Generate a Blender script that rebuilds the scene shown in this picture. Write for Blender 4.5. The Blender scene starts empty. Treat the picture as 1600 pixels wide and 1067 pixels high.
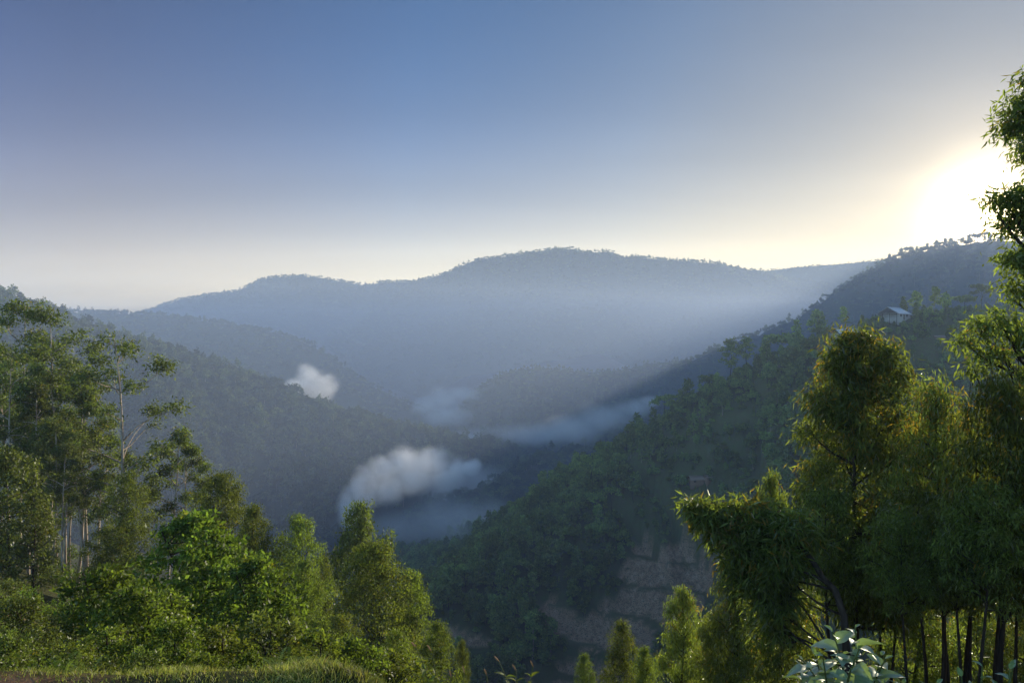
import bpy, math, random
import numpy as np
from mathutils import Vector, Matrix

R = math.radians
rng = np.random.default_rng(7)
random.seed(7)
scene = bpy.context.scene
COL = scene.collection
FPX = 1067.0                      # 24 mm lens on a 36 mm sensor, 1600 px wide
HZ = 533.5                        # image row of the level horizon

# ------------------------------------------------------------------ camera, world, sun, exposure
cam = bpy.data.objects.new('camera', bpy.data.cameras.new('camera'))
cam.data.lens = 24.0; cam.data.sensor_width = 36.0
cam.data.clip_start = 0.05; cam.data.clip_end = 40000
cam.location = (0, 0, 0); cam.rotation_euler = (R(90), 0, 0)
COL.objects.link(cam); scene.camera = cam

SUN_AZ, SUN_EL = 35.4, 8.4        # degrees to the right of the view axis, above the level
BAND_FALL, BAND_SUN, BAND_BASE, BAND_COL = 12.5, 7.2, 1.5, (1.0, 0.72, 0.28)
SKY_TINT = [(0.0, (1.0, 0.97, 0.86)), (0.42, (0.62, 0.63, 0.60)), (0.60, (0.01, 0.06, 0.15)), (0.70, (0.000, 0.045, 0.112)), (0.86, (0.012, 0.085, 0.145)), (0.95, (0.020, 0.068, 0.105)), (1.0, (0.015, 0.024, 0.034))]
world = bpy.data.worlds.new('World'); scene.world = world; world.use_nodes = True
wn = world.node_tree.nodes; wl = world.node_tree.links
for n in list(wn): wn.remove(n)
wo = wn.new('ShaderNodeOutputWorld'); bg = wn.new('ShaderNodeBackground')
sky = wn.new('ShaderNodeTexSky'); sky.sky_type = 'NISHITA'; sky.sun_disc = False
sky.sun_elevation = R(SUN_EL); sky.sun_rotation = R(SUN_AZ)
sky.altitude = 1800; sky.air_density = 1.2; sky.dust_density = 1.3; sky.ozone_density = 3.0
bg.inputs['Strength'].default_value = 0.15
# sunrise sky: the Nishita sky, deeper blue overhead and in view, left bright behind the camera to add fill light, with a warm band of dust low on the horizon
def wmath(op, a, b=None, clamp=False):
    n = wn.new('ShaderNodeMath'); n.operation = op; n.use_clamp = clamp
    for k, v in enumerate((a, b)):
        if v is None: continue
        if isinstance(v, (int, float)): n.inputs[k].default_value = v
        else: wl.new(v, n.inputs[k])
    return n.outputs[0]
wtc = wn.new('ShaderNodeTexCoord'); wsep = wn.new('ShaderNodeSeparateXYZ'); wl.new(wtc.outputs['Generated'], wsep.inputs[0])
el = wmath('MAXIMUM', wsep.outputs['Z'], 0.0)
wdot = wn.new('ShaderNodeVectorMath'); wdot.operation = 'DOT_PRODUCT'; wl.new(wtc.outputs['Generated'], wdot.inputs[0])
wdot.inputs[1].default_value = (math.sin(R(SUN_AZ))*math.cos(R(SUN_EL)), math.cos(R(SUN_AZ))*math.cos(R(SUN_EL)), math.sin(R(SUN_EL)))
sunward = wmath('MULTIPLY_ADD', wdot.outputs['Value'], 0.5); sunward.node.inputs[2].default_value = 0.5
band = wmath('EXPONENT', wmath('MULTIPLY', el, -BAND_FALL))
band = wmath('MULTIPLY', band, wmath('MULTIPLY_ADD', wmath('POWER', sunward, 3.0), BAND_SUN))
band.node.inputs[1].links[0].from_node.inputs[2].default_value = BAND_BASE
grad = wn.new('ShaderNodeMix'); grad.data_type = 'RGBA'; grad.blend_type = 'MULTIPLY'; grad.inputs['Factor'].default_value = 1
tint = wn.new('ShaderNodeValToRGB'); wl.new(sunward, tint.inputs['Fac'])
tr_ = tint.color_ramp; tr_.elements[0].position = 0.0; tr_.elements[0].color = (*SKY_TINT[0][1], 1)
tr_.elements[1].position = 1.0; tr_.elements[1].color = (*SKY_TINT[-1][1], 1)
for p_, c_ in SKY_TINT[1:-1]:
    e_ = tr_.elements.new(p_); e_.color = (*c_, 1)
wl.new(sky.outputs[0], grad.inputs['A']); wl.new(tint.outputs['Color'], grad.inputs['B'])
bcol = wn.new('ShaderNodeVectorMath'); bcol.operation = 'SCALE'; bcol.inputs[0].default_value = BAND_COL; wl.new(band, bcol.inputs['Scale'])
wadd = wn.new('ShaderNodeVectorMath'); wadd.operation = 'ADD'
# low dust takes the blue out of the sky near the horizon
dim = wmath('MULTIPLY_ADD', wmath('EXPONENT', wmath('MULTIPLY', el, -11.0)), -0.72); dim.node.inputs[2].default_value = 1.0
gdim = wn.new('ShaderNodeVectorMath'); gdim.operation = 'SCALE'; wl.new(grad.outputs['Result'], gdim.inputs[0]); wl.new(dim, gdim.inputs['Scale'])
wl.new(gdim.outputs[0], wadd.inputs[0]); wl.new(bcol.outputs[0], wadd.inputs[1])
# glare of low dusty air round the sun
away = wmath('SUBTRACT', 1.0, wdot.outputs['Value'])
def lobe(k, amp, col, src):
    e = wmath('MULTIPLY', wmath('EXPONENT', wmath('MULTIPLY', away, -k)), amp)
    v = wn.new('ShaderNodeVectorMath'); v.operation = 'SCALE'; v.inputs[0].default_value = col; wl.new(e, v.inputs['Scale'])
    ad = wn.new('ShaderNodeVectorMath'); ad.operation = 'ADD'; wl.new(src, ad.inputs[0]); wl.new(v.outputs[0], ad.inputs[1])
    return ad.outputs[0]
wsum = lobe(800, 9.0, (1.0, 0.80, 0.50), lobe(120, 0.75, (1.0, 0.72, 0.36), lobe(14, 0.42, (1.0, 0.92, 0.80), wadd.outputs[0])))
# thin high veils of cloud drawn out across the sky
wdv = wn.new('ShaderNodeVectorMath'); wdv.operation = 'DIVIDE'; wl.new(wtc.outputs['Generated'], wdv.inputs[0])
wzz = wn.new('ShaderNodeCombineXYZ'); wz = wmath('ADD', el, 0.12)
for q_ in range(3): wl.new(wz, wzz.inputs[q_])
wl.new(wzz.outputs[0], wdv.inputs[1])
wmp = wn.new('ShaderNodeMapping'); wmp.inputs['Rotation'].default_value = (0, 0, R(-38)); wmp.inputs['Scale'].default_value = (0.16, 0.9, 0.0); wl.new(wdv.outputs[0], wmp.inputs[0])
wnz = wn.new('ShaderNodeTexNoise'); wnz.inputs['Scale'].default_value = 1.6; wnz.inputs['Detail'].default_value = 5; wnz.inputs['Distortion'].default_value = 0.6; wl.new(wmp.outputs[0], wnz.inputs['Vector'])
veil = wmath('MULTIPLY_ADD', wnz.outputs['Fac'], 0.34); veil.node.inputs[2].default_value = 0.83
wsc = wn.new('ShaderNodeVectorMath'); wsc.operation = 'SCALE'; wl.new(wsum, wsc.inputs[0]); wl.new(veil, wsc.inputs['Scale'])
wl.new(wsc.outputs[0], bg.inputs['Color']); wl.new(bg.outputs[0], wo.inputs['Surface'])

sl = bpy.data.lights.new('sun', 'SUN'); sl.energy = 2.2; sl.angle = R(0.5); sl.color = (1.0, 0.86, 0.66)
sun = bpy.data.objects.new('sun', sl); COL.objects.link(sun)
sdir = Vector((math.sin(R(SUN_AZ))*math.cos(R(SUN_EL)), math.cos(R(SUN_AZ))*math.cos(R(SUN_EL)), math.sin(R(SUN_EL))))
sun.rotation_euler = sdir.to_track_quat('Z', 'Y').to_euler()

scene.view_settings.view_transform = 'Standard'; scene.view_settings.look = 'None'
scene.view_settings.gamma = 1.0; scene.view_settings.use_curve_mapping = False
scene.view_settings.exposure = 2.25
scene.render.engine = 'CYCLES'
scene.cycles.use_denoising = True
scene.cycles.max_bounces = 20; scene.cycles.diffuse_bounces = 2; scene.cycles.glossy_bounces = 1
scene.cycles.transmission_bounces = 3; scene.cycles.transparent_max_bounces = 4
scene.cycles.volume_bounces = 16
scene.cycles.volume_step_rate = 1.0; scene.cycles.volume_max_steps = 256
scene.cycles.sample_clamp_indirect = 4.0

# ------------------------------------------------------------------ helpers
def P(px, py, d):
    """the world point seen at image pixel (px, py), d metres ahead"""
    return np.array([(px-800.0)/FPX*d, d, (HZ-py)/FPX*d])

def tag(o, label=None, cat=None, group=None, kind=None):
    if label: o['label'] = label
    if cat: o['category'] = cat
    if group: o['group'] = group
    if kind: o['kind'] = kind
    return o

def mesh_from(name, V, F, mat=None, attrs=None, smooth=False):
    """V (n,3); F a list of (m,k) index arrays (all faces of an array have k corners)"""
    if not isinstance(F, list): F = [F]
    F = [np.asarray(f, dtype=np.int32) for f in F if len(f)]
    me = bpy.data.meshes.new(name)
    me.vertices.add(len(V)); me.vertices.foreach_set('co', np.asarray(V, dtype=np.float32).ravel())
    nl = sum(f.size for f in F); npoly = sum(len(f) for f in F)
    me.loops.add(nl); me.polygons.add(npoly)
    me.loops.foreach_set('vertex_index', np.concatenate([f.ravel() for f in F]))
    starts, s = [], 0
    for f in F:
        starts.append(s + np.arange(len(f))*f.shape[1]); s += f.size
    me.polygons.foreach_set('loop_start', np.concatenate(starts).astype(np.int32))
    if smooth: me.polygons.foreach_set('use_smooth', np.ones(npoly, dtype=bool))
    if attrs:
        for k, (dom, val) in attrs.items():
            a = me.attributes.new(k, 'FLOAT', dom); a.data.foreach_set('value', np.asarray(val, dtype=np.float32))
    me.update(calc_edges=True)
    if mat: me.materials.append(mat)
    return me

def link(name, me, parent=None, loc=(0, 0, 0), rz=0.0, sc=1.0):
    o = bpy.data.objects.new(name, me); COL.objects.link(o)
    o.location = loc; o.rotation_euler = (0, 0, rz); o.scale = (sc, sc, sc) if np.isscalar(sc) else sc
    if parent: o.parent = parent
    return o

# value noise -----------------------------------------------------------------
_perm = np.random.default_rng(3).random((256, 256)).astype(np.float64)
def vnoise(x, y):
    xi = np.floor(x).astype(int); yi = np.floor(y).astype(int)
    fx = x-xi; fy = y-yi; fx = fx*fx*(3-2*fx); fy = fy*fy*(3-2*fy)
    a = _perm[xi & 255, yi & 255]; b = _perm[(xi+1) & 255, yi & 255]
    c = _perm[xi & 255, (yi+1) & 255]; d = _perm[(xi+1) & 255, (yi+1) & 255]
    return (a*(1-fx)+b*fx)*(1-fy)+(c*(1-fx)+d*fx)*fy*1.0
def fbm(x, y, o=4):
    s = 0; a = 1; t = 0
    for i in range(o):
        s = s + a*(vnoise(x*2**i+17.3*i, y*2**i-9.1*i)-0.5); t += a; a *= 0.5
    return s/t*2

# node materials ------------------------------------------------------------------
class NT:
    def __init__(s, name):
        s.m = bpy.data.materials.new(name); s.m.use_nodes = True
        s.t = s.m.node_tree; s.t.nodes.clear()
        s.out = s.t.nodes.new('ShaderNodeOutputMaterial')
    def n(s, typ, **kw):
        nd = s.t.nodes.new(typ)
        for k, v in kw.items(): setattr(nd, k, v)
        return nd
    def l(s, a, b): s.t.links.new(a, b)
    def noise(s, scale, detail=4, rough=0.55, vec=None):
        nd = s.n('ShaderNodeTexNoise'); nd.inputs['Scale'].default_value = scale
        nd.inputs['Detail'].default_value = detail; nd.inputs['Roughness'].default_value = rough
        if vec is None:
            tc = s.n('ShaderNodeNewGeometry'); vec = tc.outputs['Position']
        s.l(vec, nd.inputs['Vector']); return nd
    def ramp(s, fac, stops):
        r = s.n('ShaderNodeValToRGB'); cr = r.color_ramp
        cr.elements[0].position, cr.elements[0].color = stops[0][0], (*stops[0][1], 1)
        cr.elements[1].position, cr.elements[1].color = stops[-1][0], (*stops[-1][1], 1)
        for p, c in stops[1:-1]:
            e = cr.elements.new(p); e.color = (*c, 1)
        s.l(fac, r.inputs['Fac']); return r.outputs['Color']
    def mix(s, fac, a, b):
        m = s.n('ShaderNodeMix', data_type='RGBA')
        for sock, v in ((m.inputs['Factor'], fac), (m.inputs['A'], a), (m.inputs['B'], b)):
            if hasattr(v, 'default_value') or hasattr(v, 'links'): s.l(v, sock)
            elif isinstance(v, tuple): sock.default_value = (*v, 1)
            else: sock.default_value = v
        return m.outputs['Result']
    def attr(s, name):
        a = s.n('ShaderNodeAttribute', attribute_name=name); return a.outputs['Fac']
    def princ(s, color, rough=0.8, spec=0.2, bump=None, bstr=0.5, bdist=0.1, **kw):
        p = s.n('ShaderNodeBsdfPrincipled')
        if isinstance(color, tuple): p.inputs['Base Color'].default_value = (*color, 1)
        else: s.l(color, p.inputs['Base Color'])
        p.inputs['Roughness'].default_value = rough; p.inputs['Specular IOR Level'].default_value = spec
        for k, v in kw.items(): p.inputs[k].default_value = v
        if bump is not None:
            b = s.n('ShaderNodeBump'); b.inputs['Strength'].default_value = bstr; b.inputs['Distance'].default_value = bdist
            s.l(bump, b.inputs['Height']); s.l(b.outputs[0], p.inputs['Normal'])
        s.l(p.outputs[0], s.out.inputs['Surface']); return s.m

def leaf_material(name, stops, young=(0.20, 0.11, 0.02), transl=0.45, gloss=0.12, rough=0.4, tcol=(0.9, 1.0, 0.35), tint=True, vr=(0.75, 1.25)):
    """leaf: colour by the leaf's own 'tone', young reddish leaves by 'young', light passing through"""
    t = NT(name)
    tone = t.attr('tone'); yo = t.attr('young')
    oi = t.n('ShaderNodeObjectInfo')
    c = t.ramp(tone, stops)
    if tint:
        hsv = t.n('ShaderNodeHueSaturation')
        mr = t.n('ShaderNodeMapRange'); mr.inputs['To Min'].default_value = 0.485; mr.inputs['To Max'].default_value = 0.515
        mv = t.n('ShaderNodeMapRange'); mv.inputs['To Min'].default_value = vr[0]; mv.inputs['To Max'].default_value = vr[1]
        t.l(oi.outputs['Random'], mr.inputs['Value']); t.l(oi.outputs['Random'], mv.inputs['Value'])
        t.l(mr.outputs[0], hsv.inputs['Hue']); t.l(mv.outputs[0], hsv.inputs['Value']); t.l(c, hsv.inputs['Color'])
        c = hsv.outputs[0]
    c = t.mix(yo, c, young)
    d = t.n('ShaderNodeBsdfDiffuse'); t.l(c, d.inputs['Color'])
    tr = t.n('ShaderNodeBsdfTranslucent')
    mm = t.n('ShaderNodeMix', data_type='RGBA', blend_type='MULTIPLY'); mm.inputs['Factor'].default_value = 1.0
    t.l(c, mm.inputs['A']); mm.inputs['B'].default_value = (tcol[0]*2.1, tcol[1]*2.1, tcol[2]*2.1, 1)
    t.l(mm.outputs['Result'], tr.inputs['Color'])
    m1 = t.n('ShaderNodeMixShader'); m1.inputs[0].default_value = transl
    t.l(d.outputs[0], m1.inputs[1]); t.l(tr.outputs[0], m1.inputs[2])
    if gloss > 0:
        g = t.n('ShaderNodeBsdfGlossy'); g.inputs['Roughness'].default_value = rough
        g.inputs['Color'].default_value = (0.8, 0.85, 0.8, 1)
        fr = t.n('ShaderNodeFresnel'); fr.inputs['IOR'].default_value = 1.35
        mu = t.n('ShaderNodeMath', operation='MULTIPLY'); t.l(fr.outputs[0], mu.inputs[0]); mu.inputs[1].default_value = gloss*2.5
        mu.use_clamp = True
        m2 = t.n('ShaderNodeMixShader'); t.l(mu.outputs[0], m2.inputs[0])
        t.l(m1.outputs[0], m2.inputs[1]); t.l(g.outputs[0], m2.inputs[2]); m1 = m2
    t.l(m1.outputs[0], t.out.inputs['Surface'])
    return t.m

# ------------------------------------------------------------------ terrain heights
FLOOR = -225.0
class Ridge:
    def __init__(s, crest, slope, w, gully, gscale, pad, step, seed=0, ds=1.0, knee=None):
        s.c = np.array([P(c[0], c[1], c[2]*ds) for c in crest]); s.slope = slope; s.w = w
        s.gully = gully; s.gscale = gscale; s.pad = pad; s.step = step; s.seed = seed
        s.knee = knee
    def h(s, X, Y):
        shp = X.shape; x = X.ravel(); y = Y.ravel()
        # domain warp makes spurs and gullies
        wx = x + s.gully*fbm(x/s.gscale+s.seed, y/s.gscale+3.1*s.seed, 4)
        wy = y + s.gully*fbm(x/s.gscale+50+s.seed, y/s.gscale-31, 4)
        best = np.full(x.shape, 1e18); zc = np.zeros(x.shape)
        for i in range(len(s.c)-1):
            a, b = s.c[i], s.c[i+1]
            ab = b[:2]-a[:2]; L2 = (ab**2).sum()
            def dist(u, v):
                t = np.clip(((u-a[0])*ab[0]+(v-a[1])*ab[1])/L2, 0, 1)
                return t, (u-a[0]-t*ab[0])**2+(v-a[1]-t*ab[1])**2
            t0, d0 = dist(x, y); t1, d1 = dist(wx, wy)
            k = np.clip(np.sqrt(d0)/(s.w*4), 0, 1)     # no warp right at the crest
            d = d0*(1-k)+d1*k; t = t0*(1-k)+t1*k
            m = d < best
            best = np.where(m, d, best); zc = np.where(m, a[2]+(b[2]-a[2])*t, zc)
        d = np.sqrt(best)
        drop = s.slope*(np.sqrt(best+s.w**2)-s.w)
        if s.knee: drop = np.where(drop > s.knee, s.knee+(drop-s.knee)*0.45, drop)
        amp = np.clip(d/(s.w*3), 0.12, 1)*s.w*0.22
        h = zc-drop+amp*fbm(x/(s.w*1.6)+s.seed*7, y/(s.w*1.6), 5)
        return h.reshape(shp)

RIDGES = {
 'pale_ridge': Ridge([(1080,450,5000),(1180,426,5000),(1250,417,5000),(1330,411,5100),(1380,407,5200),(1500,400,5300),(1700,400,5400),(1950,410,5400)], 0.35, 90, 220, 700, 1200, 40, 1, ds=0.92),
 'main_mountain': Ridge([(60,520,3500),(190,497,3500),(235,488,3450),(300,467,3400),(370,456,3350),(420,434,3350),(460,432,3350),(500,434,3350),(570,446,3350),(600,440,3350),(650,441,3350),(690,430,3300),(740,407,3300),(800,400,3300),(860,390,3300),(890,394,3300),(930,404,3300),(1030,409,3300),(1120,416,3300),(1190,429,3300),(1270,441,3300),(1340,452,3300),(1500,470,3300),(1700,480,3300)], 0.40, 80, 340, 800, 1450, 28, 2, ds=1.12),
 'left_ridge': Ridge([(-420,430,2300),(-150,455,2200),(0,470,2150),(70,487,2050),(150,489,2000),(235,491,1950),(330,504,1900),(420,519,1850),(480,540,1830),(560,592,1800),(620,624,1780),(680,648,1750),(740,690,1750)], 0.42, 45, 190, 420, 900, 16, 3, ds=0.88),
 'left_forest_hill': Ridge([(-500,380,620),(-200,430,720),(0,474,820),(75,500,870),(130,522,880),(200,541,900),(270,557,930),(350,583,960),(420,607,980),(480,635,1000),(540,655,1000),(600,674,1010),(650,690,1020),(700,695,1020),(745,708,1020),(770,745,1000),(790,800,960)], 0.50, 22, 95, 210, 420, 7, 4, ds=0.9),
 'mid_hill': Ridge([(690,668,1560),(720,636,1570),(760,602,1590),(790,584,1600),(850,580,1600),(920,586,1620),(960,584,1640),(1010,574,1650),(1060,570,1660),(1110,585,1680),(1150,612,1690)], 0.50, 30, 120, 300, 600, 11, 5, ds=0.85),
 'right_ridge': Ridge([(940,660,1150),(1000,608,1150),(1060,574,1150),(1120,546,1140),(1180,523,1130),(1240,500,1120),(1290,468,1110),(1340,441,1100),(1390,410,1100),(1450,391,1090),(1520,379,1080),(1600,376,1070),(1750,374,1050),(2000,380,1000)], 0.50, 26, 100, 240, 500, 8, 6),
 'middle_spur': Ridge([(745,850,500),(760,818,520),(775,786,560),(805,745,600),(855,722,620),(920,708,640),(960,700,650),(1020,672,670),(1100,630,700),(1180,590,740),(1300,545,800),(1450,520,850)], 0.60, 15, 70, 150, 340, 5.5, 7, ds=1.22),
 'near_hillside': Ridge([(2300,470,560),(1900,470,420),(1700,478,360),(1600,482,330),(1500,489,300),(1400,494,280),(1310,521,272),(1250,545,275),(1180,572,285),(1110,618,285),(1040,664,282),(970,730,275),(930,782,268),(860,835,258),(800,872,250),(745,905,243),(690,945,235),(630,1010,225),(560,1120,210)], 0.62, 9, 26, 60, 220, 2.2, 8, knee=78),
}
# bare terraced earth on the near hillside, as a world-space patch
BARE = [[(836,940),(870,930),(905,965),(960,925),(985,850),(1040,842),(1110,855),(1125,905),(1100,960),(1060,985),(1010,1010),(960,1020),(905,1015),(850,985)],
        [(815,1067),(850,1040),(905,1030),(960,1040),(980,1100),(900,1120)],
        [(690,975),(740,985),(770,1000),(740,1015),(690,1000)]]
def inpoly(px, py, poly):
    ins = np.zeros(px.shape, bool); n = len(poly)
    for i in range(n):
        x1, y1 = poly[i]; x2, y2 = poly[(i+1) % n]
        c = ((y1 > py) != (y2 > py)) & (px < (x2-x1)*(py-y1)/((y2-y1) or 1e-9)+x1)
        ins ^= c
    return ins
def project(x, y, z):
    d = np.maximum(y, 1e-3); return 800+x/d*FPX, HZ-z/d*FPX
def bare_mask(x, y, z):
    px, py = project(x, y, z)
    px = px+14*fbm(x/6, y/6, 3); py = py+14*fbm(x/6+40, y/6, 3)
    m = np.zeros(px.shape, bool)
    for q in BARE: m |= inpoly(px, py, q)
    return m & (y > 100) & (y < 330)

_h0 = RIDGES['near_hillside'].h
def near_h(X, Y):
    h = _h0(X, Y)
    m = bare_mask(X, Y, h)
    st = 8.0; q = h/st+0.02*X+0.35*fbm(X/30, Y/30, 2)
    f = q-np.floor(q)
    f2 = np.clip((f-0.30)/0.7, 0, 1)                 # flat treads, steep faces
    t = (np.floor(q)+f2)*st-(q*st-h)
    return np.where(m, t+0.5*fbm(X/3, Y/3, 3), h)
RIDGES['near_hillside'].h = near_h

def ground_h(X, Y):
    """the hill the camera stands on: a shelf, then a long drop; the valley floor beyond"""
    r = np.hypot(X, Y); az = X/np.maximum(r, 1e-3)
    s = np.interp(az, [-1, -0.62, -0.52, -0.30, -0.1, 1], [0.25, 0.29, 0.36, 0.46, 0.54, 0.56])
    edge = np.interp(X, [-40, -3, -1.0, 0.5, 2, 40], [3.6, 3.40, 3.38, 2.6, 2.3, 2.6])
    q = np.maximum(Y-edge, 0)
    drop = s*(np.sqrt(q*q+0.25)-0.5)+0.32*np.clip(q/0.7, 0, 1)**1.5*np.clip((1.0-X)/1.0, 0, 1)
    far = np.clip((q-120)/200, 0, 1); drop = drop*(1-0.15*far)
    back = np.clip(-Y, 0, 4000)*0.10*(1-np.clip(-Y, 0, 4000)/9000)
    h = -1.66-drop+back
    h = h+np.clip(q/10, 0, 1)*0.5*fbm(X/7, Y/7, 4)+np.clip(q/60, 0, 1)*5*fbm(X/45, Y/45, 4)
    h = h+0.035*fbm(X/0.5, Y/0.5, 3)*np.clip(1-r/20, 0, 1)
    h = h+(0.10*np.exp(-(((X+0.85)/0.28)**2+((Y-3.25)/0.3)**2)))
    side = np.clip((np.abs(X)-250)/1500, 0, 1)
    h = h*(1-side)+np.minimum(h, FLOOR*side+h*(1-side))*side
    return np.maximum(h, FLOOR+6*fbm(X/200, Y/200, 3))

def H_all(X, Y, skip=None):
    h = ground_h(X, Y)
    for k, r in RIDGES.items():
        if k != skip: h = np.maximum(h, r.h(X, Y))
    return h

# horizon table: which terrain can be seen from the place where the photographer stands
AZ = np.linspace(-0.95, 0.95, 420); DD = np.geomspace(2.5, 6500, 420)
_T, _D = np.meshgrid(np.tan(AZ), DD, indexing='ij')
_Z = H_all(_T*_D, _D)
_S = (_Z)/_D
_CM = np.maximum.accumulate(_S, axis=1)
def visible(x, y, z, lift=12.0):
    az = np.arctan2(x, y); i = np.clip(((az-AZ[0])/(AZ[1]-AZ[0])).round().astype(int), 0, len(AZ)-1)
    j = np.clip(np.searchsorted(DD, y)-2, 0, len(DD)-1)
    return ((z+lift)/np.maximum(y, 1) >= _CM[i, j]) & (y > 2.5) & (np.abs(az) < 0.74)

def surface(px, py, d0, d1, step=1.0):
    """first terrain point on the sight line through pixel (px, py) between depths d0 and d1"""
    d = np.arange(d0, d1, step); x = (px-800)/FPX*d; z = (HZ-py)/FPX*d
    hh = H_all(x, d); i = np.argmax(hh >= z); 
    return (x[i], d[i], hh[i]) if (hh >= z).any() else (x[-1], d[-1], hh[-1])

def tread_mask(x, y, z):
    q = z/8.0+0.02*x+0.35*fbm(x/30, y/30, 2); f = q-np.floor(q)
    return (f < 0.24) | (f > 0.97)
# ------------------------------------------------------------------ ground materials
def forest_floor(name, c1, c2, scale):
    t = NT(name)
    n1 = t.noise(scale, 6); n2 = t.noise(scale*9, 5)
    c = t.mix(n1.outputs['Fac'], c1, c2)
    c = t.mix(t.ramp(n2.outputs['Fac'], [(0.35, (0, 0, 0)), (0.7, (1, 1, 1))]), c, tuple(0.55*(a+b)*0.5+0.01 for a, b in zip(c1, c2)))
    return t.princ(c, 0.95, 0.05, n2.outputs['Fac'], 0.9, 1.2/scale*0.02)
M_far = forest_floor('far_forest_ground', (0.035, 0.045, 0.022), (0.060, 0.065, 0.030), 0.004)
M_forest = forest_floor('forest_ground', (0.030, 0.038, 0.018), (0.060, 0.060, 0.028), 0.02)

def hillside_mat():
    t = NT('hillside_ground')
    n1 = t.noise(0.05, 6); n2 = t.noise(0.7, 6); n3 = t.noise(3.0, 5)
    g = t.mix(n1.outputs['Fac'], (0.050, 0.070, 0.026), (0.100, 0.115, 0.045))
    g = t.mix(t.ramp(n2.outputs['Fac'], [(0.4, (0, 0, 0)), (0.65, (1, 1, 1))]), g, (0.080, 0.075, 0.040))
    e = t.ramp(n2.outputs['Fac'], [(0.30, (0.19, 0.110, 0.070)), (0.5, (0.34, 0.21, 0.135)), (0.72, (0.45, 0.31, 0.22))])
    e = t.mix(t.ramp(n3.outputs['Fac'], [(0.52, (0, 0, 0)), (0.62, (1, 1, 1))]), e, (0.055, 0.07, 0.03))
    c = t.mix(t.attr('bare'), g, e)
    return t.princ(c, 0.95, 0.05, n3.outputs['Fac'], 0.8, 0.5)
M_hillside = hillside_mat()

def soil_mat():
    t = NT('soil_and_grass')
    n1 = t.noise(0.6, 5); n2 = t.noise(6, 6); n3 = t.noise(45, 5)
    soil = t.ramp(n2.outputs['Fac'], [(0.3, (0.14, 0.070, 0.042)), (0.55, (0.29, 0.155, 0.095)), (0.75, (0.42, 0.25, 0.16))])
    green = t.ramp(n2.outputs['Fac'], [(0.3, (0.028, 0.035, 0.012)), (0.7, (0.075, 0.075, 0.03))])
    c = t.mix(t.attr('bare'), green, soil)
    return t.princ(c, 0.95, 0.05, n3.outputs['Fac'], 0.7, 0.02)
M_soil = soil_mat()

# ------------------------------------------------------------------ the ground sheet, polar grid around the viewpoint
def build_ground():
    th = np.linspace(0, 2*np.pi, 721)[:-1]
    rr = np.concatenate([[0.0], np.linspace(0.4, 6.5, 95), np.geomspace(6.7, 11500, 235)])
    T, Q = np.meshgrid(th, rr, indexing='ij')
    X = Q*np.sin(T); Y = Q*np.cos(T); Z = ground_h(X, Y)
    n, m = X.shape
    i = np.arange(n)[:, None]; j = np.arange(m-1)[None, :]; i2 = (i+1) % n
    F = np.stack([i*m+j, i2*m+j, i2*m+j+1, i*m+j+1], -1).reshape(-1, 4)
    bare = np.clip(1.3*np.exp(-(((X+2.35)/0.42)**2+((Y-3.15)/0.22)**2))+0.8*(fbm(X/0.9, Y/0.9, 3) > 0.30)*(np.hypot(X, Y) < 30), 0, 1)
    bare = np.maximum(bare, (Y < 2.4)*(Y > -5)*1.0)
    me = mesh_from('ground', np.stack([X, Y, Z], -1).reshape(-1, 3), F[:, ::-1], M_soil, {'bare': ('POINT', bare.ravel())}, True)
    tag(link('ground', me), 'steep shelf of grassy red soil dropping into the valley below the trees', None, None, 'structure')
build_ground()

HILL_LABEL = {
 'pale_ridge': 'palest flat ridge on the skyline below the sun glow',
 'main_mountain': 'broad blue mountain with rounded summit across the middle of the view',
 'left_ridge': 'smooth blue ridge between the dark forest hill and the big mountain',
 'left_forest_hill': 'dark forested hill descending from the tall eucalyptus to the fog patch',
 'mid_hill': 'hazy grey hill with a tiny white house on its flat top',
 'right_ridge': 'dark blue ridge with small crest trees right under the sun',
 'middle_spur': 'bluish wooded spur rising behind the tree-covered slope above the fog',
 'near_hillside': 'green tree-covered valley side with tin-roofed houses and bare earth terraces',
}
HSURF = {}
def build_ridge(key, r):
    lo = r.c.min(0)-r.pad; hi = r.c.max(0)+r.pad
    st = r.step
    if key == 'near_hillside': st = 1.6; lo[1] = 95; hi[0] = 560; hi[1] = 620; lo[0] = -230
    xs = np.arange(lo[0], hi[0], st); ys = np.arange(max(lo[1], 20), hi[1], st)
    X, Y = np.meshgrid(xs, ys, indexing='ij')
    Z = r.h(X, Y); G = H_all(X, Y, key)
    keep = (Z > G-r.step*3.0-4) & (Z > FLOOR-12)
    n, m = X.shape
    i = np.arange(n-1)[:, None]; j = np.arange(m-1)[None, :]
    F = np.stack([i*m+j, (i+1)*m+j, (i+1)*m+j+1, i*m+j+1], -1).reshape(-1, 4)
    kf = keep.ravel()[F].any(1); F = F[kf]
    used, inv = np.unique(F, return_inverse=True)
    V = np.stack([X, Y, Z], -1).reshape(-1, 3)[used]
    at = None; mat = M_far if key in ('pale_ridge', 'main_mountain', 'left_ridge') else M_forest
    if key == 'near_hillside':
        at = {'bare': ('POINT', bare_mask(V[:, 0], V[:, 1], V[:, 2])*np.where(tread_mask(V[:, 0], V[:, 1], _h0(V[:, 0], V[:, 1])), 0.15, 1.0))}; mat = M_hillside
    me = mesh_from('hill', V, inv.reshape(-1, 4), mat, at, True)
    tag(link('mountain' if key == 'main_mountain' else 'hill', me), HILL_LABEL[key], None, None, 'structure')
for k, r in RIDGES.items(): build_ridge(k, r)

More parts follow.
